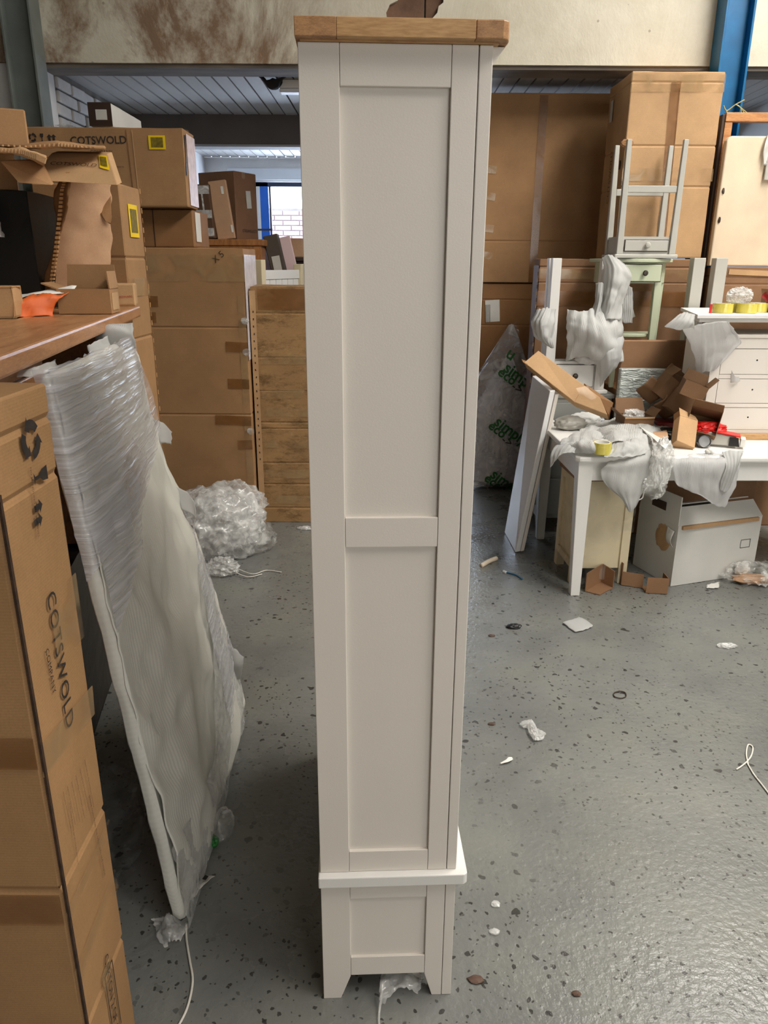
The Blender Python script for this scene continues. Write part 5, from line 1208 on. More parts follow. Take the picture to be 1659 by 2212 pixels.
sheet('peeling_flap', [[V((-wl_ / 2 - 0.004, -0.14, 0.30)), V((-wl_ / 2 - 0.004, -0.08, 0.31))], [V((-wl_ / 2 - 0.03, -0.15, 0.26)), V((-wl_ / 2 - 0.02, -0.10, 0.25))], [V((-wl_ / 2 - 0.02, -0.16, 0.22)), V((-wl_ / 2 - 0.01, -0.14, 0.21))]], PAPER, wc, 8, 10, 0.006, 20, 0.001, 0.004, 4)
patch(wc, 'F', 0.02, 0.315, wl_ - 0.05, 0.02, KRAFT_L, 'inner_flap_edge', R(0), 0.012)

# ------------------------------------------------------------------ packing foam on the furniture
fw = thing('foam_wrap', 'billowing white foam wrapped round the upturned white table legs', 'packing foam')
def fs(parent, rows, amp=0.012, seed=1, mat=None, freq=7, nu=36, nv=36, name='sheet', rag=0.008):
    return sheet(name, [[P(x, y, Y=d) for x, y, d in row] for row in rows], mat or FOAM, parent, nu, nv, amp * 0.45, freq, 0.0015, rag, seed, fine=0.0006, fold=amp * 0.4, pleat=amp * 0.4)
fs(fw, [[(1160, 668, 4.36), (1180, 664, 4.32), (1203, 668, 4.36)], [(1146, 692, 4.34), (1172, 695, 4.26), (1200, 700, 4.36)], [(1152, 722, 4.36), (1175, 730, 4.28), (1196, 735, 4.36)], [(1182, 748, 4.38), (1190, 752, 4.36), (1197, 752, 4.38)]], 0.02, 3)
fs(fw, [[(1225, 668, 4.40), (1262, 672, 4.34), (1290, 662, 4.36), (1345, 650, 4.40)], [(1222, 700, 4.36), (1262, 705, 4.26), (1305, 700, 4.26), (1348, 690, 4.38)], [(1224, 740, 4.37), (1265, 742, 4.28), (1310, 745, 4.26), (1348, 735, 4.38)], [(1222, 780, 4.395), (1262, 772, 4.34), (1310, 780, 4.30), (1345, 782, 4.38)]], 0.028, 4, nu=34, nv=26)
fs(fw, [[(1268, 745, 4.34), (1305, 742, 4.30), (1348, 725, 4.36)], [(1275, 765, 4.33), (1312, 765, 4.27), (1346, 755, 4.34)], [(1290, 800, 4.36), (1316, 800, 4.31), (1342, 780, 4.36)], [(1296, 836, 4.39), (1308, 822, 4.36), (1318, 808, 4.38)]], 0.018, 5, FOAMT)
fs(fw, [[(1300, 556, 4.40), (1316, 550, 4.37), (1336, 558, 4.40)], [(1304, 584, 4.40), (1332, 582, 4.34), (1364, 592, 4.42)], [(1302, 620, 4.40), (1325, 625, 4.32), (1356, 622, 4.42)], [(1296, 650, 4.39), (1320, 655, 4.30), (1346, 655, 4.42)], [(1280, 690, 4.38), (1312, 690, 4.28), (1346, 690, 4.40)]], 0.02, 6, nu=22, nv=30)
fs(fw, [[(1288, 612, 4.42), (1298, 610, 4.38), (1306, 616, 4.41)], [(1284, 650, 4.40), (1294, 650, 4.34), (1304, 655, 4.40)], [(1268, 690, 4.38), (1286, 690, 4.30), (1300, 700, 4.38)]], 0.014, 7)
fs(fw, [[(1348, 612, 4.44), (1366, 622, 4.44)], [(1346, 660, 4.43), (1368, 660, 4.43)], [(1346, 695, 4.43), (1366, 698, 4.43)]], 0.010, 8, FOAMT)
o = blob('grey_cloth', (P(1278, 772, Y=4.35).x, 4.40, P(1278, 772, Y=4.40).z), (0.07, 0.03, 0.035), FOAM, fw, 0.4, 2.2, 4, None, 4, smooth=True)
dw = thing('foam_drape', 'thin white foam sheet hanging off the chest of drawers corner', 'packing foam')
fs(dw, [[(1464, 678, 3.70), (1485, 674, 3.68), (1500, 682, 3.70)], [(1450, 692, 3.68), (1478, 692, 3.64), (1500, 700, 3.68)], [(1436, 704, 3.68), (1464, 712, 3.64), (1500, 708, 3.70)]], 0.010, 11)
fs(dw, [[(1474, 712, 3.78), (1512, 702, 3.72), (1546, 696, 3.74), (1574, 694, 3.76)], [(1490, 745, 3.80), (1520, 740, 3.76), (1552, 735, 3.79), (1600, 735, 3.83)], [(1500, 785, 3.86), (1520, 775, 3.80), (1548, 768, 3.82), (1590, 752, 3.83)], [(1502, 815, 3.90), (1520, 805, 3.84), (1540, 800, 3.84), (1556, 788, 3.83)]], 0.016, 12, FOAMT, nu=30, nv=30)
fs(dw, [[(1580, 800, 3.84), (1588, 812, 3.83), (1596, 812, 3.84)], [(1578, 826, 3.845), (1588, 826, 3.83), (1598, 824, 3.845)]], 0.006, 13, FOAMT, nu=8, nv=8)

# foam on the table: a flat heap, a curl at the left edge and two pieces hanging over the front
tf = thing('foam_heap', 'heap of white foam sheets spread over the left end of the table', 'packing foam')
def ft(parent, rows, amp=0.01, seed=1, mat=None, nu=44, nv=36, rag=0.016):
    return sheet('sheet', [[P(x, y, Z=z) for x, y, z in row] for row in rows], mat or FOAM, parent, nu, nv, amp, 8, 0.0015, rag, seed, fine=0.0004, fold=amp * 0.5, pleat=amp * 0.22)
Z0 = TZ + 0.006
ft(tf, [[(1212, 950, Z0), (1262, 925, Z0 + 0.02), (1300, 922, Z0 + 0.01), (1330, 935, Z0)], [(1210, 962, Z0), (1250, 955, Z0 + 0.05), (1300, 950, Z0 + 0.06), (1370, 958, Z0 + 0.02)], [(1225, 978, Z0), (1270, 980, Z0 + 0.01), (1310, 978, Z0 + 0.02), (1372, 975, Z0)]], 0.020, 14)
ft(tf, [[(1275, 925, Z0), (1310, 905, Z0 + 0.03), (1400, 900, Z0 + 0.03), (1440, 922, Z0 + 0.01)], [(1282, 938, Z0 + 0.01), (1330, 930, Z0 + 0.07), (1395, 930, Z0 + 0.06), (1430, 940, Z0 + 0.02)], [(1290, 955, Z0 + 0.01), (1330, 955, Z0 + 0.05), (1390, 958, Z0 + 0.04), (1415, 965, Z0 + 0.02)]], 0.016, 15)
ft(tf, [[(1330, 945, Z0 + 0.05), (1370, 940, Z0 + 0.07), (1400, 948, Z0 + 0.05)], [(1320, 972, Z0 + 0.03), (1360, 962, Z0 + 0.05), (1418, 962, Z0 + 0.03)], [(1305, 985, Z0 + 0.012), (1350, 985, Z0 + 0.012), (1395, 980, Z0 + 0.012)]], 0.018, 16)
cu = thing('foam_curl', 'strip of white foam curling off the left front corner of the table', 'packing foam')
fs(cu, [[(1200, 962, 3.62), (1222, 957, 3.56), (1240, 962, 3.50)], [(1190, 978, 3.58), (1216, 966, 3.52), (1244, 968, 3.46)], [(1188, 1010, 3.50), (1212, 982, 3.47), (1238, 978, 3.43)]], 0.006, 17)
h1 = thing('hanging_foam', 'pointed white foam sheet hanging over the front of the table, left', 'packing foam')
fs(h1, [[(1330, 970, 3.55), (1365, 965, 3.56), (1408, 952, 3.56)], [(1312, 1000, 3.415), (1355, 995, 3.405), (1404, 985, 3.41)], [(1298, 1018, 3.41), (1350, 1025, 3.39), (1398, 1025, 3.405)], [(1306, 1045, 3.41), (1350, 1058, 3.385), (1388, 1060, 3.405)], [(1345, 1082, 3.405), (1360, 1095, 3.39), (1376, 1088, 3.405)], [(1358, 1102, 3.40), (1361, 1106, 3.395), (1366, 1102, 3.40)]], 0.010, 18, nu=24, nv=40)
h2 = thing('hanging_foam', 'ragged translucent foam sheet hanging over the table front, right', 'packing foam')
fs(h2, [[(1450, 985, 3.46), (1500, 980, 3.50), (1555, 978, 3.50), (1606, 974, 3.48)], [(1450, 1000, 3.415), (1500, 998, 3.40), (1555, 1000, 3.40), (1600, 992, 3.41)], [(1458, 1038, 3.41), (1505, 1042, 3.39), (1550, 1048, 3.39), (1592, 1040, 3.405)], [(1464, 1048, 3.405), (1510, 1068, 3.39), (1548, 1084, 3.39), (1580, 1068, 3.40)], [(1490, 1056, 3.405), (1522, 1074, 3.39), (1548, 1092, 3.39), (1566, 1098, 3.40)]], 0.012, 19, FOAMT, nu=34, nv=34)
fs(h2, [[(1560, 975, 3.46), (1580, 972, 3.46), (1606, 974, 3.46)], [(1568, 1005, 3.392), (1584, 1005, 3.388), (1600, 990, 3.392)], [(1558, 1040, 3.385), (1574, 1045, 3.38), (1588, 1025, 3.385)], [(1556, 1060, 3.385), (1566, 1063, 3.38), (1576, 1058, 3.385)]], 0.006, 20)
cp = thing('hanging_film', 'crumpled clear film hanging over the table front between the foam sheets', 'plastic film')
q = P(1428, 1000, Y=3.40)
blob('bundle', (q.x, 3.39, q.z), (0.042, 0.02, 0.10), FILMC, cp, 0.45, 2.6, 4, None, 21)
blob('tail', (q.x - 0.02, 3.40, q.z - 0.12), (0.05, 0.015, 0.05), FILMD, cp, 0.4, 2.6, 4, None, 22)
tube('string', [P(1430, 1010, Y=3.37), P(1432, 1035, Y=3.365), P(1426, 1048, Y=3.365), P(1430, 1062, Y=3.365)], 0.005, FILMC, cp)
tube('string', [P(1400, 1050, Y=3.39), P(1392, 1060, Y=3.385), P(1388, 1075, Y=3.385), P(1380, 1080, Y=3.385)], 0.003, FILMC, cp)

# tape roll, scissors, red bag, tool box and the small cartons on the table
q = P(1294, 978, Z=TZ + 0.012)
roll('tape_roll', 'single yellow tape roll lying on foam near the table corner', (q.x, q.y - 0.035, TZ + 0.020), 0.045, 0.038, 0.052)
q = P(1258, 968, Z=TZ + 0.02)
sc = thing('tape_gun', 'black handled tape dispenser beside the yellow tape roll', 'tape dispenser', (q.x, q.y, TZ + 0.016), R(10))
bx('handle', -0.035, 0.05, -0.012, 0.012, 0.012, 0.036, BLACK, sc, 0.006); bx('frame', 0.02, 0.06, -0.02, 0.015, 0.0, 0.012, METAL, sc, 0.003)
lathe('roller', [(0.011, 0), (0.011, 0.03), (0.0, 0.031)], KNOB, sc, (0.045, -0.03, 0.006), (R(-90), 0, 0), 16)
q = P(1285, 915, Z=TZ)
hm_ = thing('hammer', 'small hammer with pale wooden handle behind the foam heap', 'hammer', (q.x, q.y, TZ + 0.045), (R(-62), 0, R(10)))
lathe('handle', [(0.012, -0.03), (0.013, 0.02), (0.010, 0.10), (0.0, 0.101)], simple('pale_handle', S(222, 198, 110), 0.5, 0.1, 9), hm_, seg=14); bx('head', -0.03, 0.035, -0.013, 0.013, -0.056, -0.031, METAL, hm_, 0.004)
for i, (px, py, col, lab) in enumerate(((1232, 920, GREYP, 'grey scrunched rag on the dark end of the table'), (1262, 912, FOAM, 'grey-white foam scrap behind the table left edge'))):
    q = P(px, py, Z=TZ + 0.02); o = blob('rag', (q.x, q.y, TZ + 0.034), (0.075, 0.05, 0.036), col, None, 0.4, 2.1, 4, TZ + 0.003, 30 + i, smooth=True); tag(o, lab, 'rag')
# long tray carton lying across the board tops
lc = thing('long_carton', 'long narrow brown carton lying diagonally across the leaning boards', 'carton')
A_ = [P(1163, 757, Y=4.14), P(1262, 832, Y=4.02), P(1240, 868, Y=3.98), P(1132, 783, Y=4.10)]
dn_ = V((0.02, 0.03, -0.035))
hexa('body', [p + dn_ for p in A_], A_, KRAFT_L, lc, 0.003)
B_ = [A_[1], P(1296, 858, Y=3.98), P(1312, 896, Y=3.93), A_[2]]
hexa('end', [p + dn_ for p in B_], B_, KRAFT_L, lc, 0.003)
hexa('side_flap', [p + V((0, 0.01, -0.02)) for p in (P(1262, 828, Y=4.06), P(1325, 870, Y=3.98), P(1316, 898, Y=3.96), P(1292, 858, Y=3.99))], [P(1262, 828, Y=4.06), P(1325, 870, Y=3.98), P(1316, 898, Y=3.96), P(1292, 858, Y=3.99)], KRAFT_D, lc)
mesh('tape', [P(1244, 838, Y=3.985), P(1268, 834, Y=4.005), P(1290, 858, Y=3.97), P(1262, 872, Y=3.95)], [(0, 1, 2, 3)], TAPE_C, lc)
fs(lc, [[(1128, 780, 4.10), (1140, 790, 4.09), (1152, 800, 4.08)], [(1126, 776, 4.12), (1146, 783, 4.11), (1162, 792, 4.10)]], 0.006, 23, KRAFT_D, nu=8, nv=6, name='torn_end')
# silver wrapped pack
sv = carton('silver_pack', 'flat pack in shiny silver film behind the small boxes', 1.345, 1.68, 4.26, 4.31, TZ + 0.002, 1.045, SILVER, amp=0.006, seed=50, cat='parcel')
# open small cartons
def small_box(label, px, py, Yd, size, rot, mat, flaps, z=None):
    q = P(px, py, Y=Yd)
    return openbox('small_carton', label, (q.x, q.y, z if z is not None else q.z), size, rot, mat, flaps, 0.003, 'small brown cartons heaped on the table')
bxa = small_box('opened small carton with torn lid and film inside, left of the heap', 1371, 905, 3.98, (0.165, 0.12, 0.085), (0, 0, R(6)), KRAFT_H, (('B', 30, 0.09), ('L', 50, 0.07), ('R', 40, 0.05)), TZ + 0.012)
blob('film_inside', (0.0, 0.02, 0.08), (0.05, 0.035, 0.03), FILMC, bxa, 0.5, 2.4, 3, None, 33)
patch(bxa, 'F', 0.0, 0.078, 0.165, 0.007, KRAFT_L, 'lid_edge', 0, 0.006)
small_box('small carton at the very top of the heap, folded flaps standing up', 1425, 858, 4.08, (0.12, 0.10, 0.12), (R(8), R(36), R(10)), KRAFT_H, (('L', -20, 0.06), ('R', 10, 0.07), ('B', 8, 0.06)))
small_box('small carton with nested folded flaps in the middle of the heap', 1456, 893, 3.94, (0.13, 0.09, 0.12), (R(-10), R(34), R(-8)), KRAFT_H, (('L', -30, 0.07), ('R', 0, 0.09), ('F', -25, 0.05)))
small_box('small carton tipped to the right beside the white chest', 1488, 856, 3.78, (0.12, 0.10, 0.075), (0, R(20), R(-12)), KRAFT_H, (('R', 25, 0.06), ('B', 5, 0.05)))
small_box('empty small carton lying on its side, opening towards us', 1514, 925, 3.76, (0.15, 0.13, 0.11), (R(58), R(10), R(-24)), KRAFT_H, (('B', 20, 0.05),))
for i, (px, py, Yd, rt) in enumerate(((1405, 845, 4.10, (R(20), R(40), 0)), (1440, 878, 4.04, (R(10), R(48), R(15))), (1462, 838, 4.12, (R(30), R(30), R(-20))))):
    q = P(px, py, Y=Yd)
    o = thing('folded_card', ('folded brown card at the left of the carton heap', 'folded brown card between the two middle small cartons', 'folded brown card behind the middle small carton')[i], 'cardboard', q, rt)
    sheet('card', [[V((-0.06, 0, -0.05)), V((0, 0.01, -0.06)), V((0.06, 0, -0.05))], [V((-0.06, -0.02, 0.01)), V((0, -0.01, 0.01)), V((0.06, -0.02, 0.01))], [V((-0.055, 0.02, 0.06)), V((0.0, 0.03, 0.06)), V((0.055, 0.02, 0.06))]], KRAFT_H, o, 10, 10, 0.004, 10, 0.004, 0.003, i, linear=True)
# tan box leaning in front of the heap
q4 = [P(1469, 897, Y=3.70), P(1508, 909, Y=3.68), P(1501, 968, Y=3.58), P(1462, 951, Y=3.60)]
E_ = P(1448, 962, Y=3.64); dv_ = E_ - q4[3]
tn = thing('tan_box', 'pale tan small carton leaning in front of the brown heap', 'box')
hexa('body', [p + dv_ for p in q4], q4, KRAFT_L, tn, 0.002)
mesh('lid_flap', [q4[0], q4[1], q4[1] + V((0.004, 0.05, 0.012)), q4[0] + V((0.01, 0.05, 0.03))], [(0, 1, 2, 3)], KRAFT_L, tn)
mesh('lid_flap', [q4[0], q4[0] + dv_, q4[0] + dv_ * 0.9 + V((0, 0.02, 0.025)), q4[0] + V((0, 0.02, 0.02))], [(0, 1, 2, 3)], KRAFT_D, tn)
q = P(1530, 945, Y=3.70)
o = blob('red_bag', (q.x, 3.72, TZ + 0.080), (0.075, 0.04, 0.03), RED, None, 0.45, 2.1, 4, TZ + 0.045, 40); tag(o, 'crumpled bright red plastic bag beside the tan box', 'bag')
tbx = thing('tool_case', 'grey power tool box with red lid edge and black end, by the red bag', 'tool box', (P(1548, 965, Y=3.66).x, 3.68, TZ + 0.012), R(-22))
hexa('body', [V((-0.10, -0.03, 0)), V((0.10, -0.03, 0)), V((0.10, 0.04, 0)), V((-0.10, 0.04, 0))], [V((-0.10, -0.025, 0.07)), V((0.09, -0.025, 0.045)), V((0.09, 0.04, 0.045)), V((-0.10, 0.04, 0.07))], simple('tool_grey', S(186, 182, 172), 0.5, 0.1, 9), tbx, 0.004)
hexa('lid', [V((-0.02, -0.032, 0.062)), V((0.11, -0.032, 0.046)), V((0.11, 0.045, 0.046)), V((-0.02, 0.045, 0.062))], [V((-0.02, -0.032, 0.068)), V((0.11, -0.032, 0.052)), V((0.11, 0.045, 0.052)), V((-0.02, 0.045, 0.068))], RED, tbx, 0.001)
hexa('black_end', [V((0.06, -0.034, 0.0)), V((0.11, -0.034, 0.0)), V((0.11, -0.0305, 0.0)), V((0.06, -0.0305, 0.0))], [V((0.06, -0.034, 0.044)), V((0.10, -0.034, 0.044)), V((0.10, -0.0305, 0.044)), V((0.06, -0.0305, 0.044))], BLACK, tbx)
bx('white_end', 0.112, 0.135, -0.034, 0.03, 0, 0.04, PAPER, tbx, 0.002)
q = P(1521, 968, Z=TZ)
cpn = thing('metal_tin', 'round grey metal cap lying on the table by the tan box', 'tin', (q.x, q.y + 0.01, TZ + 0.032), (R(70), 0, R(-10)))
lathe('rim', [(0.0, -0.02), (0.032, -0.02), (0.034, 0.0), (0.030, 0.012), (0.026, 0.004), (0.0, 0.003)], METAL, cpn, seg=28)
q = P(1532, 982, Z=TZ)
fk2 = thing('foam_twist', 'small white knotted foam twist near the table edge', 'packing foam', (q.x, q.y, TZ + 0.003))
for k in range(3): blob('turn', (0.008 * (k - 1), 0.0, 0.012 + 0.006 * (k % 2)), (0.014, 0.016, 0.012), PAPER, fk2, 0.1, 1.5, 2, None, k, smooth=True)
for i, (r4, lab, mt) in enumerate((([(1412, 912), (1452, 925), (1450, 940), (1425, 930)], 'white leaflet behind the tan box', PAPER), ([(1405, 935), (1440, 928), (1444, 945), (1415, 950)], 'crumpled tan paper scrap on the foam heap', KRAFT_P), ([(1378, 918), (1390, 925), (1446, 960), (1436, 968)], 'white foam offcut lying diagonally before the tan box', PAPER))):
    o = sheet('scrap', [[P(r4[0][0], r4[0][1], Z=Z0 + 0.03 + 0.02 * i), P(r4[1][0], r4[1][1], Z=Z0 + 0.03 + 0.02 * i)], [P(r4[3][0], r4[3][1], Z=Z0 + 0.03 + 0.02 * i), P(r4[2][0], r4[2][1], Z=Z0 + 0.03 + 0.02 * i)]], mt, None, 10, 6, 0.006, 14, 0.002, 0.006, 50 + i); tag(o, lab, 'scrap')
o = carton('black_case', 'black case half hidden behind the tan box', P(1428, 945, Y=3.86).x, P(1462, 945, Y=3.86).x, 3.80, 3.90, TZ + 0.004, TZ + 0.05, BLACK, amp=0.002, seed=3, cat='case')
o = carton('red_case', 'dark red case under the heap of small cartons', P(1410, 905, Y=4.05).x, P(1490, 905, Y=4.05).x, 3.98, 4.10, TZ + 0.004, TZ + 0.06, simple('dark_red', S(120, 24, 26), 0.4, 0.1, 8), amp=0.002, seed=3, cat='case')

# ------------------------------------------------------------------ things on the floor
def fl_box(label, px, py, size, rz, mat, flaps):
    q = P(px, py, Z=0); return openbox('small_carton', label, (q.x, q.y, 0.003), size, (0, 0, rz), mat, flaps, 0.003, 'small open cartons on the floor')
def corner_card(label, pts_l, pts_r, pts_b):
    r_ = thing('small_carton', label, 'carton', group='small open cartons on the floor')
    for nm, q4_ in (('wall', pts_l), ('wall', pts_r), ('base', pts_b)):
        if q4_: 
            o_ = mesh(nm, q4_, [(0, 1, 2, 3)], KRAFT_R, r_, fix=False); s_ = o_.modifiers.new('solidify', 'SOLIDIFY'); s_.thickness = 0.004; s_.offset = 0
    return r_
def card(px0, py0, px1, py1, h, dpt):
    a_, b_ = P(px0, py0, Z=0.004), P(px1, py1, Z=0.004); return a_, b_
a_, m_, b_ = P(1266, 1250, Z=0.004), P(1297, 1243, Z=0.004), P(1324, 1248, Z=0.004); up = V((0, 0, 0.105)); fr = P(1296, 1285, Z=0.004)
a_ = P(1264, 1277, Z=0.004); b_ = P(1324, 1270, Z=0.004); m_ = P(1298, 1257, Z=0.004)
corner_card('small brown carton flopped open like a book by the front table leg', [a_, m_, m_ + up, a_ + up * 0.95], [m_, b_, b_ + up * 0.9, m_ + up], [a_, fr, b_, m_])
a_, b_ = P(1342, 1263, Z=0.004), P(1388, 1270, Z=0.004)
corner_card('small brown carton on the floor, middle one of three under the table', [a_, b_, b_ + V((0, 0, 0.075)), a_ + V((0, 0, 0.075))], [a_, a_ + V((0, 0.1, 0)), a_ + V((0, 0.1, 0.11)), a_ + V((0, 0, 0.12))], [a_, b_, b_ + V((0, 0.1, 0)), a_ + V((0, 0.1, 0))])
a_, b_ = P(1395, 1280, Z=0.004), P(1441, 1283, Z=0.004)
corner_card('small brown carton on the floor against the white carton', [a_, b_, b_ + V((0, 0, 0.085)), a_ + V((0, 0, 0.085))], [b_, b_ + V((0, 0.08, 0)), b_ + V((0, 0.08, 0.085)), b_ + V((0, 0, 0.085))], [a_, b_, b_ + V((0, 0.08, 0)), a_ + V((0, 0.08, 0))])
def floor_sheet(name, label, pts, mat, lift=0.006, amp=0.004, seed=1, cat='scrap', nu=14, nv=12, rag=0.016):
    rows = [[P(x, y, Z=0.004 + z) for x, y, z in row] for row in pts]
    o_ = sheet(name, rows, mat, None, nu, nv, amp, 20, 0.0012, rag, seed); return tag(o_, label, cat)
floor_sheet('foam_scrap', 'torn flat piece of white ribbed foam lying on the open floor', [[(1230, 1340, .004), (1250, 1334, .006), (1264, 1338, .004)], [(1217, 1346, .002), (1248, 1348, .010), (1279, 1352, .004)], [(1232, 1358, .002), (1248, 1364, .004), (1272, 1358, .003)]], FOAM, amp=0.003, seed=60)
floor_sheet('foam_crescent', 'small white crescent of foam lying flat on the floor', [[(1080, 1648, .003), (1092, 1642, .006), (1098, 1636, .006), (1106, 1636, .004)], [(1082, 1650, .003), (1096, 1646, .006), (1104, 1643, .006), (1108, 1640, .004)]], PAPER, amp=0.001, seed=61, rag=0.001)
floor_sheet('paper_scrap', 'small striped paper scrap in front of the white carton', [[(1528, 1262, .004), (1552, 1258, .006)], [(1526, 1270, .003), (1552, 1270, .004)]], PAPER, amp=0.004, seed=62)
q = P(1110, 1356, Z=0); o = blob('dark_lump', (q.x, q.y, 0.008), (0.030, 0.016, 0.010), BLACK, None, 0.4, 2, 3, 0.001, 62); tag(o, 'small black lump of dirt on the floor right of the cabinet', 'debris')
q = P(1150, 1582, Z=0)
fsx = thing('film_twist', 'twisted white film scrap on the floor to the right of the cabinet', 'plastic film', (q.x, q.y, 0))
blob('twist', (0, 0, 0.012), (0.012, 0.045, 0.012), FILMC, fsx, 0.6, 2.6, 4, 0.001, 63); blob('twist', (-0.012, 0.035, 0.010), (0.020, 0.014, 0.010), FILMC, fsx, 0.6, 2.6, 3, 0.001, 64); blob('twist', (0.012, -0.03, 0.012), (0.02, 0.02, 0.014), FILMC, fsx, 0.6, 2.6, 3, 0.001, 65)
q = P(1570, 1398, Z=0); o = blob('film_scrap', (q.x, q.y, 0.008), (0.035, 0.014, 0.009), FILMC, None, 0.6, 2.4, 3, 0.001, 66); tag(o, 'little clear film scrap at the right of the open floor', 'plastic film')
st = thing('string_bow', 'looped white string lying on the floor at the right edge', 'string')
def zf(px, py): return P(px, py, Z=0.004)
tube('string', [zf(1591, 1662), zf(1608, 1650), zf(1622, 1634), zf(1626, 1614), zf(1616, 1609), zf(1612, 1628), zf(1616, 1650)], 0.0026, STRING, st)
tube('string', [zf(1614, 1648), zf(1628, 1672), zf(1642, 1690), zf(1662, 1716)], 0.0026, STRING, st)
q0, q1 = P(1040, 1222, Z=0.01), P(1072, 1206, Z=0.01)
o = tube('wood_stick', [q0, q0.lerp(q1, 0.5) + V((0, 0, 0.004)), q1], 0.013, simple('pale_stick', S(222, 206, 184), 0.7, 0.1, 9), None, seg=8); tag(o, 'short pale wooden stick on the floor by the leaning boards', 'stick')
cbn = thing('cable_tie', 'blue plastic strand with a white tip on the floor', 'cable tie')
tube('strand', [zf(1092, 1236), zf(1108, 1240), zf(1118, 1244), zf(1128, 1251)], 0.005, simple('blue_strand', S(40, 96, 130), 0.5, 0.1, 9), cbn); tube('tip', [zf(1087, 1234), zf(1094, 1237)], 0.008, PAPER, cbn)
# paint flakes and bits
bits = [(1205, 1330), (1062, 1375), (1318, 1500), (1570, 1445), (1500, 1370), (1585, 1500), (1640, 1540)]
flake_labels = ['brown flake near the torn white foam piece', 'reddish flake left of the black lump', None, 'thin grey flake near the clear film scrap', None, 'dark flake on the floor below the clear film scrap', 'curled dark flake near the right edge']
o = tube('rubber_ring', [zf(1326, 1497), zf(1338, 1493), zf(1350, 1496), zf(1352, 1504), zf(1342, 1508), zf(1328, 1505), zf(1326, 1497), zf(1336, 1494)], 0.0022, DARK, None); tag(o, 'thin dark rubber band lying in a ring on the floor', 'rubber band')
for i, (px, py, sz, lab) in enumerate(((1028, 2118, 0.017, 'brown leaf-like chip near the cabinet foot'), (1245, 2148, 0.010, 'small dark brown chip on the near floor'), (1062, 1565, 0.012, 'round brown chip beside the twisted film'), (1062, 1374, 0.014, 'reddish brown flake left of the black lump'))):
    q = P(px, py, Z=0); o = blob('paint_chip', (q.x, q.y, 0.003), (sz, sz * 0.6, 0.003), simple('brown_chip', S(86, 62, 48), 0.6, 0.2, 30), None, 0.4, 1.8, 2, 0.001, 70 + i); tag(o, lab, 'chip')
# rubbish at the right edge of the floor
rb = thing('film_rubbish', 'clear bag with brown paper scraps on the floor at the right edge', 'rubbish', P(1625, 1255, Z=0))
blob('film', (0, 0, 0.045), (0.13, 0.08, 0.05), FILMD, rb, 0.5, 2.3, 4, 0.002, 80); blob('paper', (-0.02, -0.02, 0.02), (0.08, 0.04, 0.02), KRAFT_P, rb, 0.5, 2.3, 3, 0.002, 81); blob('paper', (-0.05, 0.03, 0.06), (0.035, 0.02, 0.035), PAPER, rb, 0.4, 2.3, 3, 0.002, 82)
# film under the cabinet and round the foot of the wrapped panel
q = P(866, 2165, Z=0)
fu = thing('film_under_cabinet', 'wisp of clear film caught on the floor under the cabinet', 'plastic film', (q.x, q.y, 0))
sheet('film', [[V((-0.045, -0.02, 0.012)), V((0.0, 0.01, 0.03)), V((0.04, 0.01, 0.012))], [V((-0.05, 0.02, 0.04)), V((0.0, 0.04, 0.045)), V((0.05, 0.035, 0.02))], [V((-0.02, 0.06, 0.05)), V((0.02, 0.06, 0.05)), V((0.05, 0.05, 0.004))]], FILMC, fu, 16, 16, 0.018, 30, 0, 0.008, 5, fine=0.004)
tube('strand', [V((-0.04, 0.02, 0.035)), V((-0.048, -0.02, 0.012)), V((-0.050, -0.05, 0.004)), V((-0.046, -0.062, 0.004))], 0.003, FILMC, fu)
q = P(363, 2012, Z=0)
fo = thing('film_scrap', 'shiny crumpled film scrap on the floor at the foot of the wrapped panel', 'plastic film', (q.x, q.y, 0))
sheet('film', [[V((-0.05, 0.03, 0.008)), V((-0.01, 0.03, 0.03)), V((0.045, 0.03, 0.01))], [V((-0.03, 0.0, 0.01)), V((0.0, 0.0, 0.035)), V((0.05, 0.0, 0.012))], [V((0.0, -0.05, 0.004)), V((0.02, -0.04, 0.02)), V((0.04, -0.035, 0.006))]], FILMC, fo, 18, 18, 0.02, 34, 0, 0.008, 6, fine=0.005)
o = tube('floor_string', [P(402, 1995, Z=0.004), P(403, 2030, Z=0.004), P(410, 2075, Z=0.004), P(416, 2120, Z=0.004), P(405, 2175, Z=0.004), P(386, 2215, Z=0.004)], 0.0030, STRING, None); tag(o, 'long white string on the floor trailing from the wrapped panel', 'string')
q = P(470, 1815, Z=0)
pg = thing('green_film_scrap', 'scrap of clear plastic with green print at the panel edge', 'plastic film', (q.x, q.y, 0))
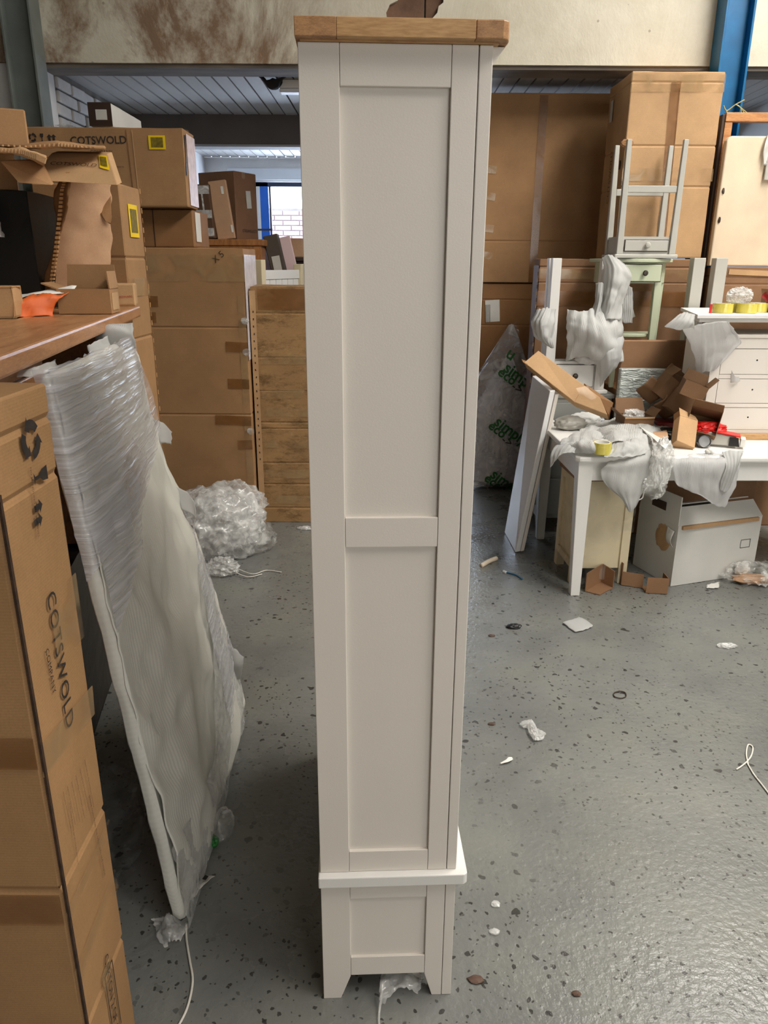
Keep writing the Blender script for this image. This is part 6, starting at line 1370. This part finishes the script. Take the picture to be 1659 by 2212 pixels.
blob('plastic', (0.01, 0.03, 0.03), (0.028, 0.05, 0.03), FILMD, pg, 0.4, 2.3, 3, 0.002, 90); blob('green_part', (-0.012, -0.02, 0.014), (0.018, 0.018, 0.014), GREENP, pg, 0.4, 2.3, 3, 0.002, 91); blob('tail', (-0.02, -0.08, 0.012), (0.012, 0.03, 0.012), FILMD, pg, 0.4, 2.3, 3, 0.002, 92)
q = P(432, 1925, Z=0)
lbt = thing('label_scrap', 'crumpled white printed label scrap on the floor by the wrapped panel', 'scrap', (q.x, q.y, 0), R(-20))
sheet('label', [[V((-0.012, 0.05, 0.004)), V((0.014, 0.05, 0.012))], [V((-0.014, 0.02, 0.012)), V((0.012, 0.018, 0.02))], [V((-0.02, -0.02, 0.006)), V((0.006, -0.02, 0.014))], [V((-0.028, -0.06, 0.004)), V((-0.006, -0.055, 0.006))]], PAPER, lbt, 8, 16, 0.006, 30, 0.001, 0.004, 4)
bx('print', -0.006, 0.005, 0.022, 0.036, 0.0185, 0.0195, BLACK, lbt)
q = P(300, 1850, Z=0.05)
o = blob('clear_bag_scrap', (-0.76, 1.66, 0.12), (0.09, 0.15, 0.13), film('shade_toned_film', 0.88, S(120, 120, 118), 9.0, (1, 1, 1), 0.5, 0.15, detail=2.0, lo=0.8), None, 0.35, 2.0, 4, 0.003, 95); tag(o, 'loose clear plastic bag in the dark gap behind the wrapped panel', 'plastic film')  # clear film greyed: the shade of the gap is put into its colour
q = P(658, 1143, Z=0); o = blob('film_scrap', (q.x, q.y, 0.008), (0.035, 0.02, 0.009), FILMC, None, 0.6, 2.2, 3, 0.001, 96); tag(o, 'tiny clear film scrap at the foot of the mouldy carton', 'plastic film')
q = P(512, 1640, Z=0); o = blob('film_scrap', (q.x, q.y, 0.006), (0.02, 0.02, 0.007), FILMD, None, 0.6, 2.2, 3, 0.001, 97); tag(o, 'small clear film curl on the floor beside the wrapped panel', 'plastic film')
for i, (px, py) in enumerate(((1070, 1955), (1068, 2015))):
    q = P(px, py, Z=0); o = blob('film_fleck', (q.x, q.y, 0.004), (0.010, 0.008, 0.004), FILMC, None, 0.7, 2.2, 2, 0.001, 98 + i); tag(o, ('upper tiny white film fleck right of the cabinet plinth', 'lower tiny white film fleck right of the cabinet plinth')[i], 'plastic film')
